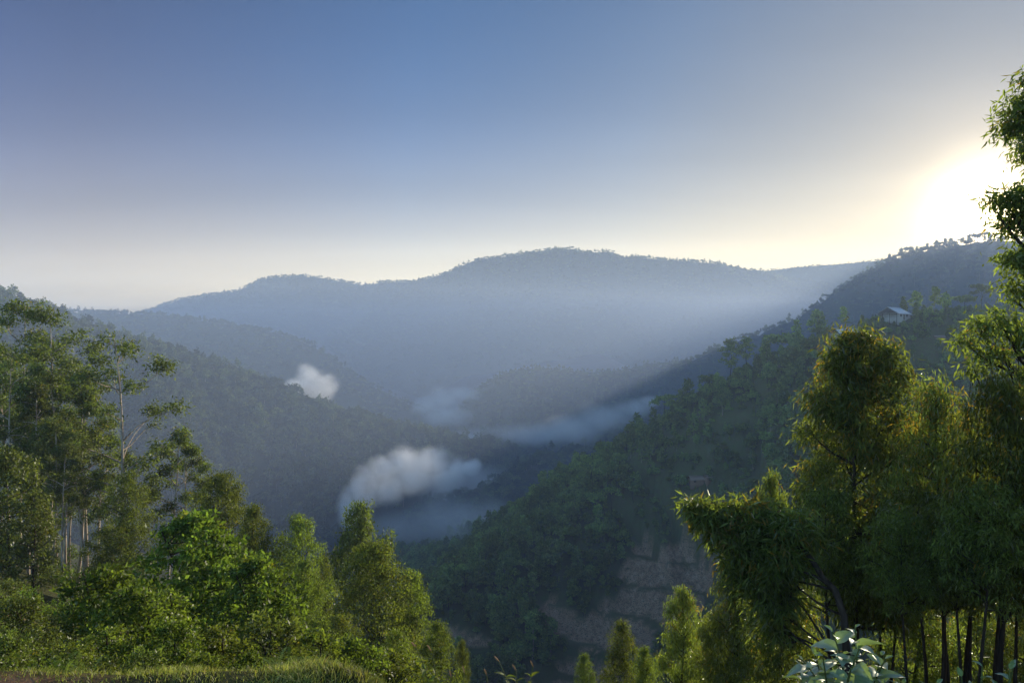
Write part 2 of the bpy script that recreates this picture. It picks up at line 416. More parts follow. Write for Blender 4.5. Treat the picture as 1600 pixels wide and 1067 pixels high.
# ------------------------------------------------------------------ the air
def air_box(name, x0, x1, y0, y1, z0, z1, color, density, g, kind='stuff', label=None):
    V = np.array([[x, y, z] for x in (x0, x1) for y in (y0, y1) for z in (z0, z1)])
    F = np.array([[0, 1, 3, 2], [4, 6, 7, 5], [0, 4, 5, 1], [2, 3, 7, 6], [0, 2, 6, 4], [1, 5, 7, 3]])
    t = NT(name+'_air')
    v = t.n('ShaderNodeVolumePrincipled')
    v.inputs['Color'].default_value = (*color, 1)
    v.inputs['Density'].default_value = density
    v.inputs['Anisotropy'].default_value = g
    t.l(v.outputs[0], t.out.inputs['Volume'])
    tag(link(name, mesh_from(name, V, F, t.m)), label, None, None, kind)
air_box('haze', -12000, 12000, -12000, 12000, FLOOR-14, 570.0, (0.50, 0.70, 1.0), 0.00004, 0.15)
air_box('valley_mist', -11000, 11000, -11000, 11000, FLOOR-13, 150.0, (0.56, 0.69, 0.92), 0.00039, 0.12)
# ------------------------------------------------------------------ plant materials
M_euc = leaf_material('eucalyptus_leaf', [(0.0, (0.033, 0.039, 0.013)), (0.5, (0.082, 0.098, 0.032)), (1.0, (0.164, 0.196, 0.064))], (0.17, 0.13, 0.03), 0.5, 0.03, 0.55)
M_euc_near = leaf_material('drooping_leaf', [(0.0, (0.042, 0.049, 0.014)), (0.5, (0.105, 0.122, 0.036)), (1.0, (0.210, 0.244, 0.072))], (0.27, 0.155, 0.028), 0.58, 0.06, 0.4)
M_dome = leaf_material('young_eucalyptus_leaf', [(0.0, (0.042, 0.051, 0.012)), (0.5, (0.105, 0.128, 0.030)), (1.0, (0.210, 0.256, 0.060))], (0.21, 0.17, 0.03), 0.5, 0.03, 0.55)
M_broad = leaf_material('broad_leaf', [(0.0, (0.036, 0.050, 0.011)), (0.5, (0.090, 0.125, 0.028)), (1.0, (0.180, 0.250, 0.056))], (0.20, 0.18, 0.03), 0.45, 0.02, 0.6)
M_grey = leaf_material('grey_green_leaf', [(0.0, (0.08, 0.12, 0.065)), (0.5, (0.18, 0.24, 0.14)), (1.0, (0.28, 0.34, 0.20))], (0.16, 0.22, 0.04), 0.3, 0.10, 0.5, tint=False)
M_slope = leaf_material('slope_tree_leaf', [(0.0, (0.055, 0.082, 0.030)), (0.5, (0.145, 0.180, 0.072)), (1.0, (0.25, 0.29, 0.11))], (0.12, 0.10, 0.04), 0.4, 0.0, vr=(0.65, 1.45))
M_farleaf = leaf_material('far_forest_leaf', [(0.0, (0.030, 0.041, 0.019)), (0.5, (0.061, 0.074, 0.030)), (1.0, (0.115, 0.121, 0.051))], (0.13, 0.11, 0.05), 0.35, 0.0, vr=(0.45, 1.75))
M_grass = leaf_material('grass_blade', [(0.0, (0.076, 0.080, 0.024)), (0.5, (0.190, 0.200, 0.060)), (1.0, (0.323, 0.340, 0.102))], (0.30, 0.24, 0.11), 0.4, 0.015, 0.6, tint=False)

def bark(name, lo, hi, scale=6.0):
    t = NT(name); tc = t.n('ShaderNodeTexCoord')
    mp = t.n('ShaderNodeMapping'); mp.inputs['Scale'].default_value = (scale, scale, scale*0.12); t.l(tc.outputs['Object'], mp.inputs[0])
    n = t.noise(1.0, 5, 0.6, mp.outputs[0])
    return t.princ(t.ramp(n.outputs['Fac'], [(0.35, lo), (0.65, hi)]), 0.85, 0.15, n.outputs['Fac'], 0.5, 0.02)
M_pale_bark = bark('pale_peeling_bark', (0.17, 0.12, 0.085), (0.52, 0.46, 0.37), 5)
M_dark_bark = bark('dark_bark', (0.020, 0.014, 0.010), (0.060, 0.042, 0.030), 9)
M_stem = bark('green_stem', (0.06, 0.08, 0.02), (0.12, 0.13, 0.04), 20)

# ------------------------------------------------------------------ tubes and leaves
def unit(v): return v/np.maximum(np.linalg.norm(v, axis=-1, keepdims=True), 1e-9)
class Tubes:
    def __init__(s, sides=6): s.V = []; s.F = []; s.n = 0; s.k = sides
    def add(s, pts, rad, sides=None):
        k = sides or s.k; pts = np.asarray(pts, float); m = len(pts)
        rad = np.asarray(rad, float)*np.ones(m)
        t = unit(np.gradient(pts, axis=0)); ref = np.array([0.31, 0.95, 0.0]) if abs(t[0][2]) > 0.8 else np.array([0, 0, 1.0])
        u = unit(np.cross(t, ref)); v = np.cross(t, u)
        a = np.arange(k)*2*np.pi/k
        ring = pts[:, None]+rad[:, None, None]*(np.cos(a)[None, :, None]*u[:, None]+np.sin(a)[None, :, None]*v[:, None])
        s.V.append(ring.reshape(-1, 3))
        i = np.arange(m-1)[:, None]*k; j = np.arange(k)[None, :]; j2 = (j+1) % k
        s.F.append((np.stack([i+j, i+j2, i+k+j2, i+k+j], -1)+s.n).reshape(-1, 4)); s.n += m*k
    def mesh(s, name, mat):
        return mesh_from(name, np.concatenate(s.V), np.concatenate(s.F), mat, None, True)

def curve(p0, p1, bend, g, n=6):
    """a gently wandering line from p0 to p1"""
    p0 = np.asarray(p0, float); p1 = np.asarray(p1, float); t = np.linspace(0, 1, n)[:, None]
    L = np.linalg.norm(p1-p0); off = g.normal(size=3)*bend*L
    w = np.sin(t*np.pi)*off+np.sin(t*np.pi*2)*g.normal(size=3)*bend*L*0.4
    return p0+(p1-p0)*t+w

def leaf_quads(C, axis, side, L, W, fold=0.0):
    """rhombic leaves: base C, pointing along axis, lying across side"""
    L = np.asarray(L)[:, None]*np.ones((len(C), 1)); W = np.asarray(W)[:, None]*np.ones((len(C), 1))
    n = np.cross(axis, side)
    a = C; b = C+axis*L*0.42+side*W*0.5+n*fold*L; c = C+axis*L; d = C+axis*L*0.42-side*W*0.5+n*fold*L
    V = np.stack([a, b, c, d], 1).reshape(-1, 3)
    F = np.arange(len(C)*4).reshape(-1, 4)
    return V, F

def crown_leaves(lobes, n, L, W, g, droop=0.5, twig=0.35, per=14, out=0.5, shell=0.5, young=0.0, facing=0.0, gaps=0.0):
    """lobes: (m,6) centre and radii. Leaves hang in sprays; each spray sits in a lobe, mostly near its skin."""
    lobes = np.asarray(lobes, float)
    vol = (lobes[:, 3]*lobes[:, 4]*lobes[:, 5])**(2/3.)
    nt = max(int(n/per), 1)
    li = g.choice(len(lobes), nt, p=vol/vol.sum())
    dirs = unit(g.normal(size=(nt, 3))); dirs[:, 2] = np.where(dirs[:, 2] < -0.35, -dirs[:, 2]*0.6, dirs[:, 2]); dirs = unit(dirs)
    rr = g.random(nt)**shell
    lump = 1+0.28*np.sin(dirs[:, 0]*5+li)*np.cos(dirs[:, 2]*6+li*2)
    T = lobes[li, :3]+dirs*lobes[li, 3:]*(rr*lump)[:, None]
    ttone = g.random(nt)
    k = np.repeat(np.arange(nt), per)
    C = T[k]+g.normal(size=(len(k), 3))*twig*np.array([1, 1, 0.75])
    o = unit(dirs[k]*out+g.normal(size=(len(k), 3))*0.75+np.array([0, 0, -droop]))
    if facing > 0:
        nrm = unit(unit(C-lobes[li[k], :3])*facing+g.normal(size=(len(k), 3))*0.55)
        side = unit(np.cross(o, nrm)); o = unit(np.cross(nrm, side))
    else:
        side = unit(np.cross(o, g.normal(size=o.shape)))
    s = 0.65+0.6*g.random(len(k))
    V, F = leaf_quads(C, o, side, L*s, W*s, 0.05)
    tone = np.clip(0.5*ttone[k]+0.5*g.random(len(k))+0.12*(rr[k]-0.7), 0, 1)
    zt = lobes[:, 2].max()+lobes[:, 5].max(); zb = lobes[:, 2].min()
    hgt = np.clip((C[:, 2]-zb)/(zt-zb), 0, 1)
    yo = (g.random(nt)[k] < young*(0.25+1.6*hgt**2)*np.clip((rr[k]-0.55)*2.5, 0, 1))*(0.35+0.65*g.random(len(k)))
    return V, F, tone, yo, T

def crown_mesh(name, parts, mat):
    V = []; F = []; to = []; yo = []; n = 0
    for p in parts:
        V.append(p[0]); F.append(p[1]+n); n += len(p[0]); to.append(p[2]); yo.append(p[3])
    return mesh_from(name, np.concatenate(V), np.concatenate(F), mat, {'tone': ('FACE', np.concatenate(to)), 'young': ('FACE', np.concatenate(yo))})

def limb_set(tb, trunk, lobes, r0, g, start=0.3, k=5):
    """one limb from the trunk to each lobe"""
    tr = np.asarray(trunk)
    for lb in lobes:
        c = np.asarray(lb[:3]); want = c[2]-0.55*np.linalg.norm(c[:2]-np.interp(c[2], tr[:, 2], tr[:, 0]))
        z0, z1 = tr[0, 2], tr[-1, 2]
        want = np.clip(want, z0+(z1-z0)*start, z1-0.02*(z1-z0))
        p0 = np.array([np.interp(want, tr[:, 2], tr[:, i]) for i in range(3)])
        fr = 1-(want-z0)/(z1-z0)
        L = np.linalg.norm(c-p0)
        if L < 0.05: continue
        tb.add(curve(p0, c, 0.10, g, k), np.linspace(max(r0*(0.2+0.5*fr), 0.012), max(r0*0.12, 0.006), k), 4)

# tree kinds: every builder returns (trunk mesh, crown mesh) for a tree of height h standing at the origin
def tall_eucalyptus(h, seed, width=0.16, bare=0.45, puffs=13, lean=0.0, n=9000, leaf=0.26, airy=1.0, mat=None, young=0.04, r0=0.16):
    g = np.random.default_rng(seed)
    top = np.array([lean*h, 0, h]); tr = curve((0, 0, -0.6), top, 0.018, g, 12)
    tb = Tubes(7); tb.add(tr, np.linspace(r0, 0.03, 12))
    lobes = []
    for i in range(puffs):
        f = bare+(1-bare)*(i+1.6*g.random())/(puffs+1)
        z = h*f; rad = width*h*(0.55+0.75*math.sin(math.pi*min(1, (f-bare)/(1-bare)*0.85+0.12)))*(0.45+0.7*g.random())
        if i >= puffs-2: rad *= 0.3
        a = i*2.4+g.normal()*0.5; R_ = h*width*(0.30+0.42*g.random())*airy
        x = np.interp(z, tr[:, 2], tr[:, 0])
        lobes.append((x+math.cos(a)*rad, math.sin(a)*rad, z, R_*0.58, R_*0.58, R_*0.72))
    limb_set(tb, tr, lobes, r0, g, bare*0.75)
    c = crown_leaves(lobes, n, leaf, leaf*0.36, g, 0.5, 0.26, 12, 0.4, 0.5, young)
    # a few epicormic tufts low on the stem
    if g.random() < 0.7:
        lo2 = [(np.interp(z, tr[:, 2], tr[:, 0])+g.normal()*0.25, g.normal()*0.25, z, 0.55, 0.55, 0.5) for z in h*g.uniform(0.12, bare, 4)]
        c2 = crown_leaves(lo2, n*0.07, leaf, leaf*0.36, g, 0.5, 0.2, 10)
        return tb.mesh('trunk', M_pale_bark), crown_mesh('crown', [c, c2], mat or M_euc)
    return tb.mesh('trunk', M_pale_bark), crown_mesh('crown', [c], mat or M_euc)

def profile_tree(h, seed, rmax, prof, base=0.15, n=12000, leaf=0.2, wf=0.32, droop=0.5, mat=None, young=0.05, nl=60, bark_=None, r0=0.09, lean=(0, 0), twig=0.16, lobe=0.30, stems=1, per=14, out=0.5, shell=0.45, facing=0.0):
    """a crown whose half-width follows prof(f), f from its foot to its tip, made of many overlapping sprays"""
    g = np.random.default_rng(seed)
    tb = Tubes(6); trs = []
    for s_ in range(stems):
        sp = 0 if stems == 1 else 0.35*rmax
        tr = curve((g.normal()*sp*0.25, g.normal()*sp*0.25, -0.4), (lean[0]*h+g.normal()*sp, lean[1]*h+g.normal()*sp, h*(0.96 if s_ == 0 else 0.8)), 0.03, g, 10)
        tb.add(tr, np.linspace(r0, 0.012, 10)); trs.append(tr)
    lobes = []
    for i in range(nl):
        f = ((i+g.random())/nl)**0.85
        pr = prof(f)*rmax; a = i*2.39996+g.normal()*0.3
        rad = pr*(0.35+0.60*g.random()**0.6) if g.random() < 0.8 else pr*0.2*g.random()
        z = h*(base+(1-base)*f); lr = lobe*rmax*(0.7+0.6*g.random())*(0.55+0.45*prof(f))
        z = min(z, h-lr*0.6)
        lobes.append((lean[0]*z+math.cos(a)*rad, lean[1]*z+math.sin(a)*rad, z, lr, lr, lr*1.05))
    limb_set(tb, trs[0], lobes[::2], r0, g, base*0.6, 4)
    c = crown_leaves(lobes, n, leaf, leaf*wf, g, droop, twig, per, out, shell, young, facing)
    return tb.mesh('trunk', bark_ or M_dark_bark), crown_mesh('crown', [c], mat or M_dome)

DOME = lambda f: math.sqrt(max(1-f**2.2, 0.0))*(0.72+0.28*min(1, f*4))
CONE = lambda f: max(1-f, 0.02)**0.62*(0.75+0.25*min(1, f*5))
EGG = lambda f: math.sin(math.pi*(0.14+0.83*f))**0.75
BUSH = lambda f: math.sqrt(max(1-f**3, 0.0))

def small_tree(kind, h, seed, cl=1.0, n=700, mat=None, ntr=1):
    """a tree seen from 200 m and more: leaf clumps in lobes on a real stem"""
    g = np.random.default_rng(seed); tb = Tubes(5)
    tr = curve((0, 0, -1.2), (g.normal()*0.03*h, 0, h*0.93), 0.03, g, 7); tb.add(tr, np.linspace(h*0.014, h*0.004, 7))
    lobes = []
    if kind == 'round':
        for i in range(12):
            f = i/11; a = i*2.4; rad = 0.20*h*math.sin(math.pi*(0.15+0.8*f))*(0.5+0.6*g.random()); r_ = h*(0.09+0.05*g.random())
            lobes.append((math.cos(a)*rad, math.sin(a)*rad, h*(0.40+0.52*f), r_, r_, r_*0.85))
    elif kind == 'tall':
        for i in range(12):
            f = i/11; a = i*2.4; rad = 0.12*h*math.sin(math.pi*(0.2+0.75*f))*(0.5+0.8*g.random()); r_ = h*(0.065+0.04*g.random())
            lobes.append((math.cos(a)*rad, math.sin(a)*rad, h*(0.38+0.57*f), r_, r_, r_*0.9))
    elif kind == 'flat':
        for i in range(11):
            a = i*2.4; rad = 0.34*h*math.sqrt((i+0.5)/11); r_ = h*(0.09+0.04*g.random())
            lobes.append((math.cos(a)*rad, math.sin(a)*rad, h*(0.86-0.5*(rad/h)**1.5*1.6+0.04*g.normal()), r_*1.25, r_*1.25, r_*0.6))
    elif kind == 'cone':
        for i in range(14):
            f = i/13; a = i*2.4; rad = 0.15*h*(1-f)**0.7*(0.6+0.5*g.random()); r_ = h*(0.10*(1-f)**0.6+0.03)
            lobes.append((math.cos(a)*rad, math.sin(a)*rad, h*(0.15+0.80*f), r_, r_, r_*1.1))
    elif kind == 'mass':
        for i in range(14):
            a = i*2.4; rad = 0.36*h*math.sqrt((i+0.5)/14); r_ = h*(0.13+0.07*g.random())
            lobes.append((math.cos(a)*rad, math.sin(a)*rad, h*(0.74-0.9*(rad/h)**2+0.10*g.normal()*0.5)-r_*0.3, r_, r_, r_*0.85))
    if n > 300: limb_set(tb, tr, lobes[::2], h*0.010, g, 0.3, 3)
    c = crown_leaves(lobes, n, cl, cl*0.75, g, 0.15, 0.35*cl, 6, 0.4, 0.4, 0.04, 1.1)
    return tb.mesh('trunk', M_pale_bark if kind == 'tall' else M_dark_bark), crown_mesh('crown', [c], mat or M_slope)

# ------------------------------------------------------------------ placing
_WID = {}
def put_tree(meshes, px, py_top=None, d=30, label=None, group=None, name='eucalyptus_tree', cat='tree', rz=None, h=None, base=None, hw=None):
    """stands a tree of meshes (trunk, crown, native height) on the ground where its stem crosses column px, its top at row py_top"""
    tm, cm, h0 = meshes
    x = (px-800.0)/FPX*d; y = d
    z = float(H_all(np.array([x]), np.array([y]))[0]) if base is None else base
    if h is None: h = (HZ-py_top)/FPX*d-z
    r = bpy.data.objects.new(name, None); COL.objects.link(r); r.empty_display_size = 0.2
    r.location = (x, y, z-0.05); r.rotation_euler = (0, 0, random.uniform(0, 6.28) if rz is None else rz)
    s = h/h0; sx = s
    if hw:                       # half-width of the crown, in image pixels at that distance
        if cm.name not in _WID:
            v = np.empty(len(cm.vertices)*3, np.float32); cm.vertices.foreach_get('co', v); _WID[cm.name] = float(np.percentile(np.abs(v.reshape(-1, 3)[:, 0]), 96))
        sx = hw/FPX*d/_WID[cm.name]
    r.scale = (sx, sx, s)
    tag(r, label, cat, group)
    link('trunk', tm, r); link('crown', cm, r)
    return r
# ================================================================== the far woods
def scatter_points(key, n, lo_d, hi_d, rmin=None, lift=12, jitter=0.0):
    r = RIDGES[key]; lo = r.c.min(0)-r.pad; hi = r.c.max(0)+r.pad
    x = rng.uniform(lo[0], hi[0], n*6); y = rng.uniform(max(lo[1], lo_d), min(hi[1], hi_d), n*6)
    z = r.h(x, y)
    o = ground_h(x, y)
    for k, q in RIDGES.items():
        if k != key: o = np.maximum(o, q.h(x, y))
    m = (z > o-1) & (z > FLOOR+4) & visible(x, y, z, lift)
    x, y, z = x[m], y[m], z[m]
    return np.stack([x, y, z], -1)[:n]

proto_col = bpy.data.collections.new('tree_forms')       # not linked to the scene: only instanced from
def proto_set(name, specs):
    """joined low trees (crown and stem in one mesh), each a form for the far woods"""
    col = bpy.data.collections.new(name)
    for i, (tm, cm) in enumerate(specs):
        vt = np.empty(len(tm.vertices)*3, np.float32); tm.vertices.foreach_get('co', vt); vt = vt.reshape(-1, 3)
        vc = np.empty(len(cm.vertices)*3, np.float32); cm.vertices.foreach_get('co', vc); vc = vc.reshape(-1, 3)
        def faces(me):
            a = np.empty(len(me.loops), np.int32); me.loops.foreach_get('vertex_index', a); return a.reshape(-1, 4)
        ft = faces(tm); fc = faces(cm)+len(vt)
        def at(me, k):
            a = np.empty(len(me.polygons), np.float32); me.attributes[k].data.foreach_get('value', a); return a
        me = mesh_from(name, np.concatenate([vt, vc]), np.concatenate([ft, fc]), cm.materials[0],
                       {'tone': ('FACE', np.concatenate([np.zeros(len(ft)), at(cm, 'tone')])), 'young': ('FACE', np.concatenate([np.zeros(len(ft)), at(cm, 'young')]))})
        me.materials.append(tm.materials[0])
        mi = np.zeros(len(me.polygons), np.int32); mi[:len(ft)] = 1; me.polygons.foreach_set('material_index', mi)
        o = bpy.data.objects.new('%s_form' % name, me); col.objects.link(o)
    return col

def instance_wood(name, pts, scales, col, label):
    me = bpy.data.meshes.new(name); me.vertices.add(len(pts)); me.vertices.foreach_set('co', pts.astype(np.float32).ravel())
    a = me.attributes.new('sc', 'FLOAT', 'POINT'); a.data.foreach_set('value', scales.astype(np.float32))
    a = me.attributes.new('rz', 'FLOAT', 'POINT'); a.data.foreach_set('value', rng.uniform(0, 6.28, len(pts)).astype(np.float32))
    a = me.attributes.new('pick', 'INT', 'POINT'); a.data.foreach_set('value', rng.integers(0, len(col.objects), len(pts)).astype(np.int32))
    o = link(name, me)
    ng = bpy.data.node_groups.new(name, 'GeometryNodeTree'); ng.is_modifier = True
    ng.interface.new_socket('Geometry', in_out='INPUT', socket_type='NodeSocketGeometry')
    ng.interface.new_socket('Geometry', in_out='OUTPUT', socket_type='NodeSocketGeometry')
    N = ng.nodes.new; Lk = ng.links.new
    gi = N('NodeGroupInput'); go = N('NodeGroupOutput'); iop = N('GeometryNodeInstanceOnPoints')
    ci = N('GeometryNodeCollectionInfo'); ci.inputs['Collection'].default_value = col
    ci.inputs['Separate Children'].default_value = True; ci.inputs['Reset Children'].default_value = True
    def na(nm, ty):
        q = N('GeometryNodeInputNamedAttribute'); q.data_type = ty; q.inputs['Name'].default_value = nm; return q.outputs['Attribute']
    cx = N('ShaderNodeCombineXYZ'); Lk(na('rz', 'FLOAT'), cx.inputs['Z'])
    Lk(gi.outputs[0], iop.inputs['Points']); Lk(ci.outputs[0], iop.inputs['Instance']); iop.inputs['Pick Instance'].default_value = True
    Lk(na('pick', 'INT'), iop.inputs['Instance Index']); Lk(cx.outputs[0], iop.inputs['Rotation']); Lk(na('sc', 'FLOAT'), iop.inputs['Scale'])
    Lk(iop.outputs[0], go.inputs[0])
    md = o.modifiers.new('scatter', 'NODES'); md.node_group = ng
    tag(o, label, None, None, 'stuff')
    return o

far_forms = proto_set('far_tree', [small_tree('mass', 10, 300+i, 2.4, 90, M_farleaf) for i in range(4)]+[small_tree('round', 13, 310, 2.0, 90, M_farleaf)])
mid_forms = proto_set('wood_tree', [small_tree('mass', 10, 320+i, 1.5, 260, M_farleaf) for i in range(4)]+[small_tree('round', 13, 330, 1.3, 260, M_farleaf), small_tree('flat', 13, 331, 1.3, 220, M_farleaf), small_tree('tall', 16, 332, 1.2, 240, M_farleaf)])
near_forms = proto_set('slope_tree', [small_tree('mass', 9, 340+i, 0.85, 700) for i in range(3)]+[small_tree('round', 11, 343+i, 0.8, 700) for i in range(3)]+[small_tree('cone', 9, 347, 0.7, 600), small_tree('tall', 13, 348, 0.75, 650)])

def wood(key, n, col, smin, smax, label, lo=100, hi=9000, lift=12):
    p = scatter_points(key, n, lo, hi, lift=lift)
    patch = fbm(p[:, 0]/60, p[:, 1]/60, 3)
    s = rng.uniform(smin, smax, len(p))*(1+0.25*patch)
    p[:, 2] -= 0.8*s
    instance_wood('woodland', p, s, col, label)
wood('main_mountain', 9000, far_forms, 0.9, 1.7, 'far dark woods covering the broad blue mountain')
wood('pale_ridge', 1500, far_forms, 0.8, 1.5, 'thin fringe of far trees on the palest ridge')
wood('left_ridge', 7000, far_forms, 0.8, 1.4, 'hazy blue woods on the smooth ridge behind the dark forest hill')
wood('left_forest_hill', 11000, mid_forms, 0.8, 1.7, 'dense dark forest canopy on the long hill behind the fog')
wood('mid_hill', 7000, mid_forms, 0.6, 1.1, 'hazy grey woods on the hill with the flat top')
wood('right_ridge', 5500, mid_forms, 0.5, 0.95, 'dark bluish woods on the ridge under the sun')
wood('middle_spur', 4500, mid_forms, 0.75, 1.35, 'misty blue-green woods on the spur above the fog')

# ------------------------------------------------------------------ near hillside: bushes, then trees one by one
p = scatter_points('near_hillside', 20000, 120, 600, lift=6)
pxx, pyy = project(p[:, 0], p[:, 1], p[:, 2])
bm_ = bare_mask(p[:, 0], p[:, 1], p[:, 2]) | bare_mask(p[:, 0], p[:, 1], p[:, 2]+2.5)
bt_ = bm_ | bare_mask(p[:, 0], p[:, 1], p[:, 2]+5) | bare_mask(p[:, 0], p[:, 1], p[:, 2]+8)
for hx_, hy_, hw_ in ((1322, 518, 26), (1397, 490, 36), (1087, 748, 20), (1467, 524, 16)): bt_ |= (np.abs(pxx-hx_) < hw_) & (pyy > hy_-14) & (pyy < hy_+48)
meadow = ((pxx > 960) & (pxx < 1130) & (pyy > 795) & (pyy < 850)) | ((pxx > 1380) & (pyy > 500) & (pyy < 600) & (fbm(p[:, 0]/25, p[:, 1]/25, 3) > -0.05)) | ((np.hypot(p[:, 0]-(1087-800)/FPX*222, p[:, 1]-222) < 9))
tall_zone = (pxx < 1300) & ~meadow & ~bt_
low_zone = ~tall_zone & ~bm_
nearhouse = np.zeros(len(p), bool)
for hx_, hy_, hw_ in ((1322, 518, 22), (1397, 490, 32), (1087, 748, 16), (1467, 524, 13)): nearhouse |= (np.abs(pxx-hx_) < hw_) & (pyy > hy_-10) & (pyy < hy_+16)
bp = p[~bm_ & ~nearhouse][:11000]
instance_wood('undergrowth', bp-np.array([0, 0, 0.8]), rng.uniform(0.16, 0.46, len(bp)), near_forms, 'scrub and undergrowth covering the near valley side')

KIND_WORD = ['round-headed', 'broad round-headed', 'tall slender', 'wide bushy', 'conical', 'flat-topped']
slope_kinds = [small_tree('round', 11, 401, 0.75, 1000), small_tree('round', 12, 402, 0.75, 1000), small_tree('tall', 14, 403, 0.7, 900), small_tree('mass', 10, 404, 0.8, 1000), small_tree('cone', 10, 405, 0.65, 900), small_tree('flat', 11, 406, 0.7, 900)]
slope_h = [11, 12, 14, 10, 10, 11]
tp = p[tall_zone]
# keep stems a few metres apart
order = rng.permutation(len(tp)); kept = []; cell = {}
for i in order:
    x, y, z = tp[i]; c = (int(x//3.5), int(y//3.5))
    if any((cell.get((c[0]+a, c[1]+b)) is not None and np.hypot(*(tp[cell[(c[0]+a, c[1]+b)]][:2]-tp[i][:2])) < 3.3) for a in (-1, 0, 1) for b in (-1, 0, 1)): continue
    cell[c] = i; kept.append(i)
tp = tp[kept]; tp = tp[np.argsort(tp[:, 1])]
ppx, ppy = project(tp[:, 0], tp[:, 1], tp[:, 2])
inview = (ppx > -20) & (ppx < 1620)
nind = 175
size = rng.uniform(0.6, 1.1, len(tp))
cb = np.clip((ppx/20).astype(int), 0, 90); crest_row = np.full(91, 2000.0); np.minimum.at(crest_row, cb, ppy)
size *= np.where((ppx > 1000) & (ppy < crest_row[cb]+14), 0.5, np.where(ppx > 1000, 0.85, 1.0))
score = size/tp[:, 1]*inview
top = np.argsort(-score)[:nind]; mask = np.zeros(len(tp), bool); mask[top] = True
for i in top:
    k = int(rng.choice(6, p=[.26, .24, .14, .2, .1, .06]))
    tm, cm = slope_kinds[k]
    put_tree((tm, cm, slope_h[k]), 800+tp[i][0]/tp[i][1]*FPX, None, tp[i][1], KIND_WORD[k]+' green tree in the wood on the near valley side', KIND_WORD[k]+' trees massed on the near valley side', 'hillside_tree', h=slope_h[k]*size[i], base=tp[i][2])
instance_wood('hillside_woodland', tp[~mask]-np.array([0, 0, 0.6]), size[~mask], near_forms, 'farther trees filling in the wood on the near valley side')

# trees one can point at, on the crest of the near hillside
KR = {'round': (*slope_kinds[0], 11), 'round2': (*slope_kinds[1], 12), 'tall': (*slope_kinds[2], 14), 'mass': (*slope_kinds[3], 10), 'cone': (*slope_kinds[4], 10), 'flat': (*small_tree('flat', 11, 406, 0.5, 1500), 11), 'lollipop': (*small_tree('round', 12, 410, 0.5, 1400), 12)}
CREST = [
 (1141, 530, 286, 'lollipop', 'small lollipop tree with a bare stem, first of two standing alone on the crest'),
 (1167, 527, 286, 'lollipop', 'round-headed bare-stemmed tree beside the narrow dark cone, second of two alone on the crest'),
 (1196, 521, 284, 'cone', 'narrow dark conical tree on the crest between lollipop trees and the taller cones'),
 (1222, 512, 282, 'mass', 'low bushy crest tree between the narrow dark cone and the pointed one'),
 (1245, 497, 280, 'cone', 'pointed conical tree on the crest left of the bushy trees by the lower tin roof'),
 (1278, 484, 278, 'round2', 'broad bushy tree with a small tuft on top beside the lower tin roof'),
 (1318, 479, 276, 'tall', 'tall dark tree right behind the lower tin-roofed house'),
 (1283, 508, 272, 'mass', 'dark rounded thicket tree in front of the lower tin roof'),
 (1040, 612, 283, 'flat', 'flat-topped umbrella tree standing out against the mist halfway down the crest'),
 (1075, 593, 284, 'round', 'leaning two-headed tree on the crest just above the umbrella tree'),
 (1108, 578, 286, 'mass', 'wide bushy tree on the crest below the two lollipop trees'),
 (985, 690, 277, 'tall', 'slim tree on the crest directly below the umbrella tree'),
 (922, 706, 268, 'flat', 'open-crowned tree standing up from the lower crest above the misty spur'),
 (1432, 455, 284, 'round2', 'tree with open grey-green crown touching the right end of the ridge-top house'),
 (1462, 448, 286, 'tall', 'tallest pointed tree of the pair beside the ridge-top house'),
 (1478, 458, 287, 'round', 'leaning crown merging with the tallest pointed tree by the ridge-top house'),
 (1412, 462, 283, 'cone', 'small pointed tree rising just behind the ridge-top tin roof'),
 (1508, 455, 300, 'mass', 'rounded thicket tree in the sun haze beyond the ridge-top clearing'),
 (1533, 440, 305, 'flat', 'thin tree with a high tuft in the sun haze on the ridge top'),
 (1370, 490, 274, 'mass', 'dark bush-like tree hiding the left wall of the ridge-top house'),
 (760, 832, 244, 'flat', 'small flat-topped tree at the low misty end of the near crest'),
 (793, 808, 248, 'tall', 'slim misty tree on the low end of the near crest beside a flat-topped one'),
 (700, 880, 232, 'round', 'dark round tree at the bottom end of the near crest beside the yellow-green foreground trees'),
]
for (px, py, d, k, lb) in CREST: put_tree(KR[k], px, py, d, lb, None, 'hillside_tree')
# silhouettes on the ridge under the sun
g_ = np.random.default_rng(5)
RK = [(*small_tree(k, 12, 420+i, 1.25, 520, M_farleaf), 12) for i, k in enumerate(('round', 'flat', 'mass', 'tall'))]
rc = RIDGES['right_ridge'].c
for i in range(44):
    px = 1180+ (i+g_.random()*0.8)*(1550-1180)/44
    # crest point in this column
    cpx = 800+rc[:, 0]/rc[:, 1]*FPX; d = float(np.interp(px, cpx, rc[:, 1]))
    k = int(g_.integers(0, 4)); hh = g_.uniform(5, 10) if px < 1385 else g_.uniform(9, 19)
    put_tree(RK[k], px, None, d+g_.uniform(-6, 6), 'small '+('round-headed', 'flat-topped', 'bushy', 'slender')[k]+' tree silhouetted on top of the ridge under the sun', ('round-headed', 'flat-topped', 'bushy', 'slender')[k]+' trees along the ridge under the sun', 'ridge_tree', h=hh)
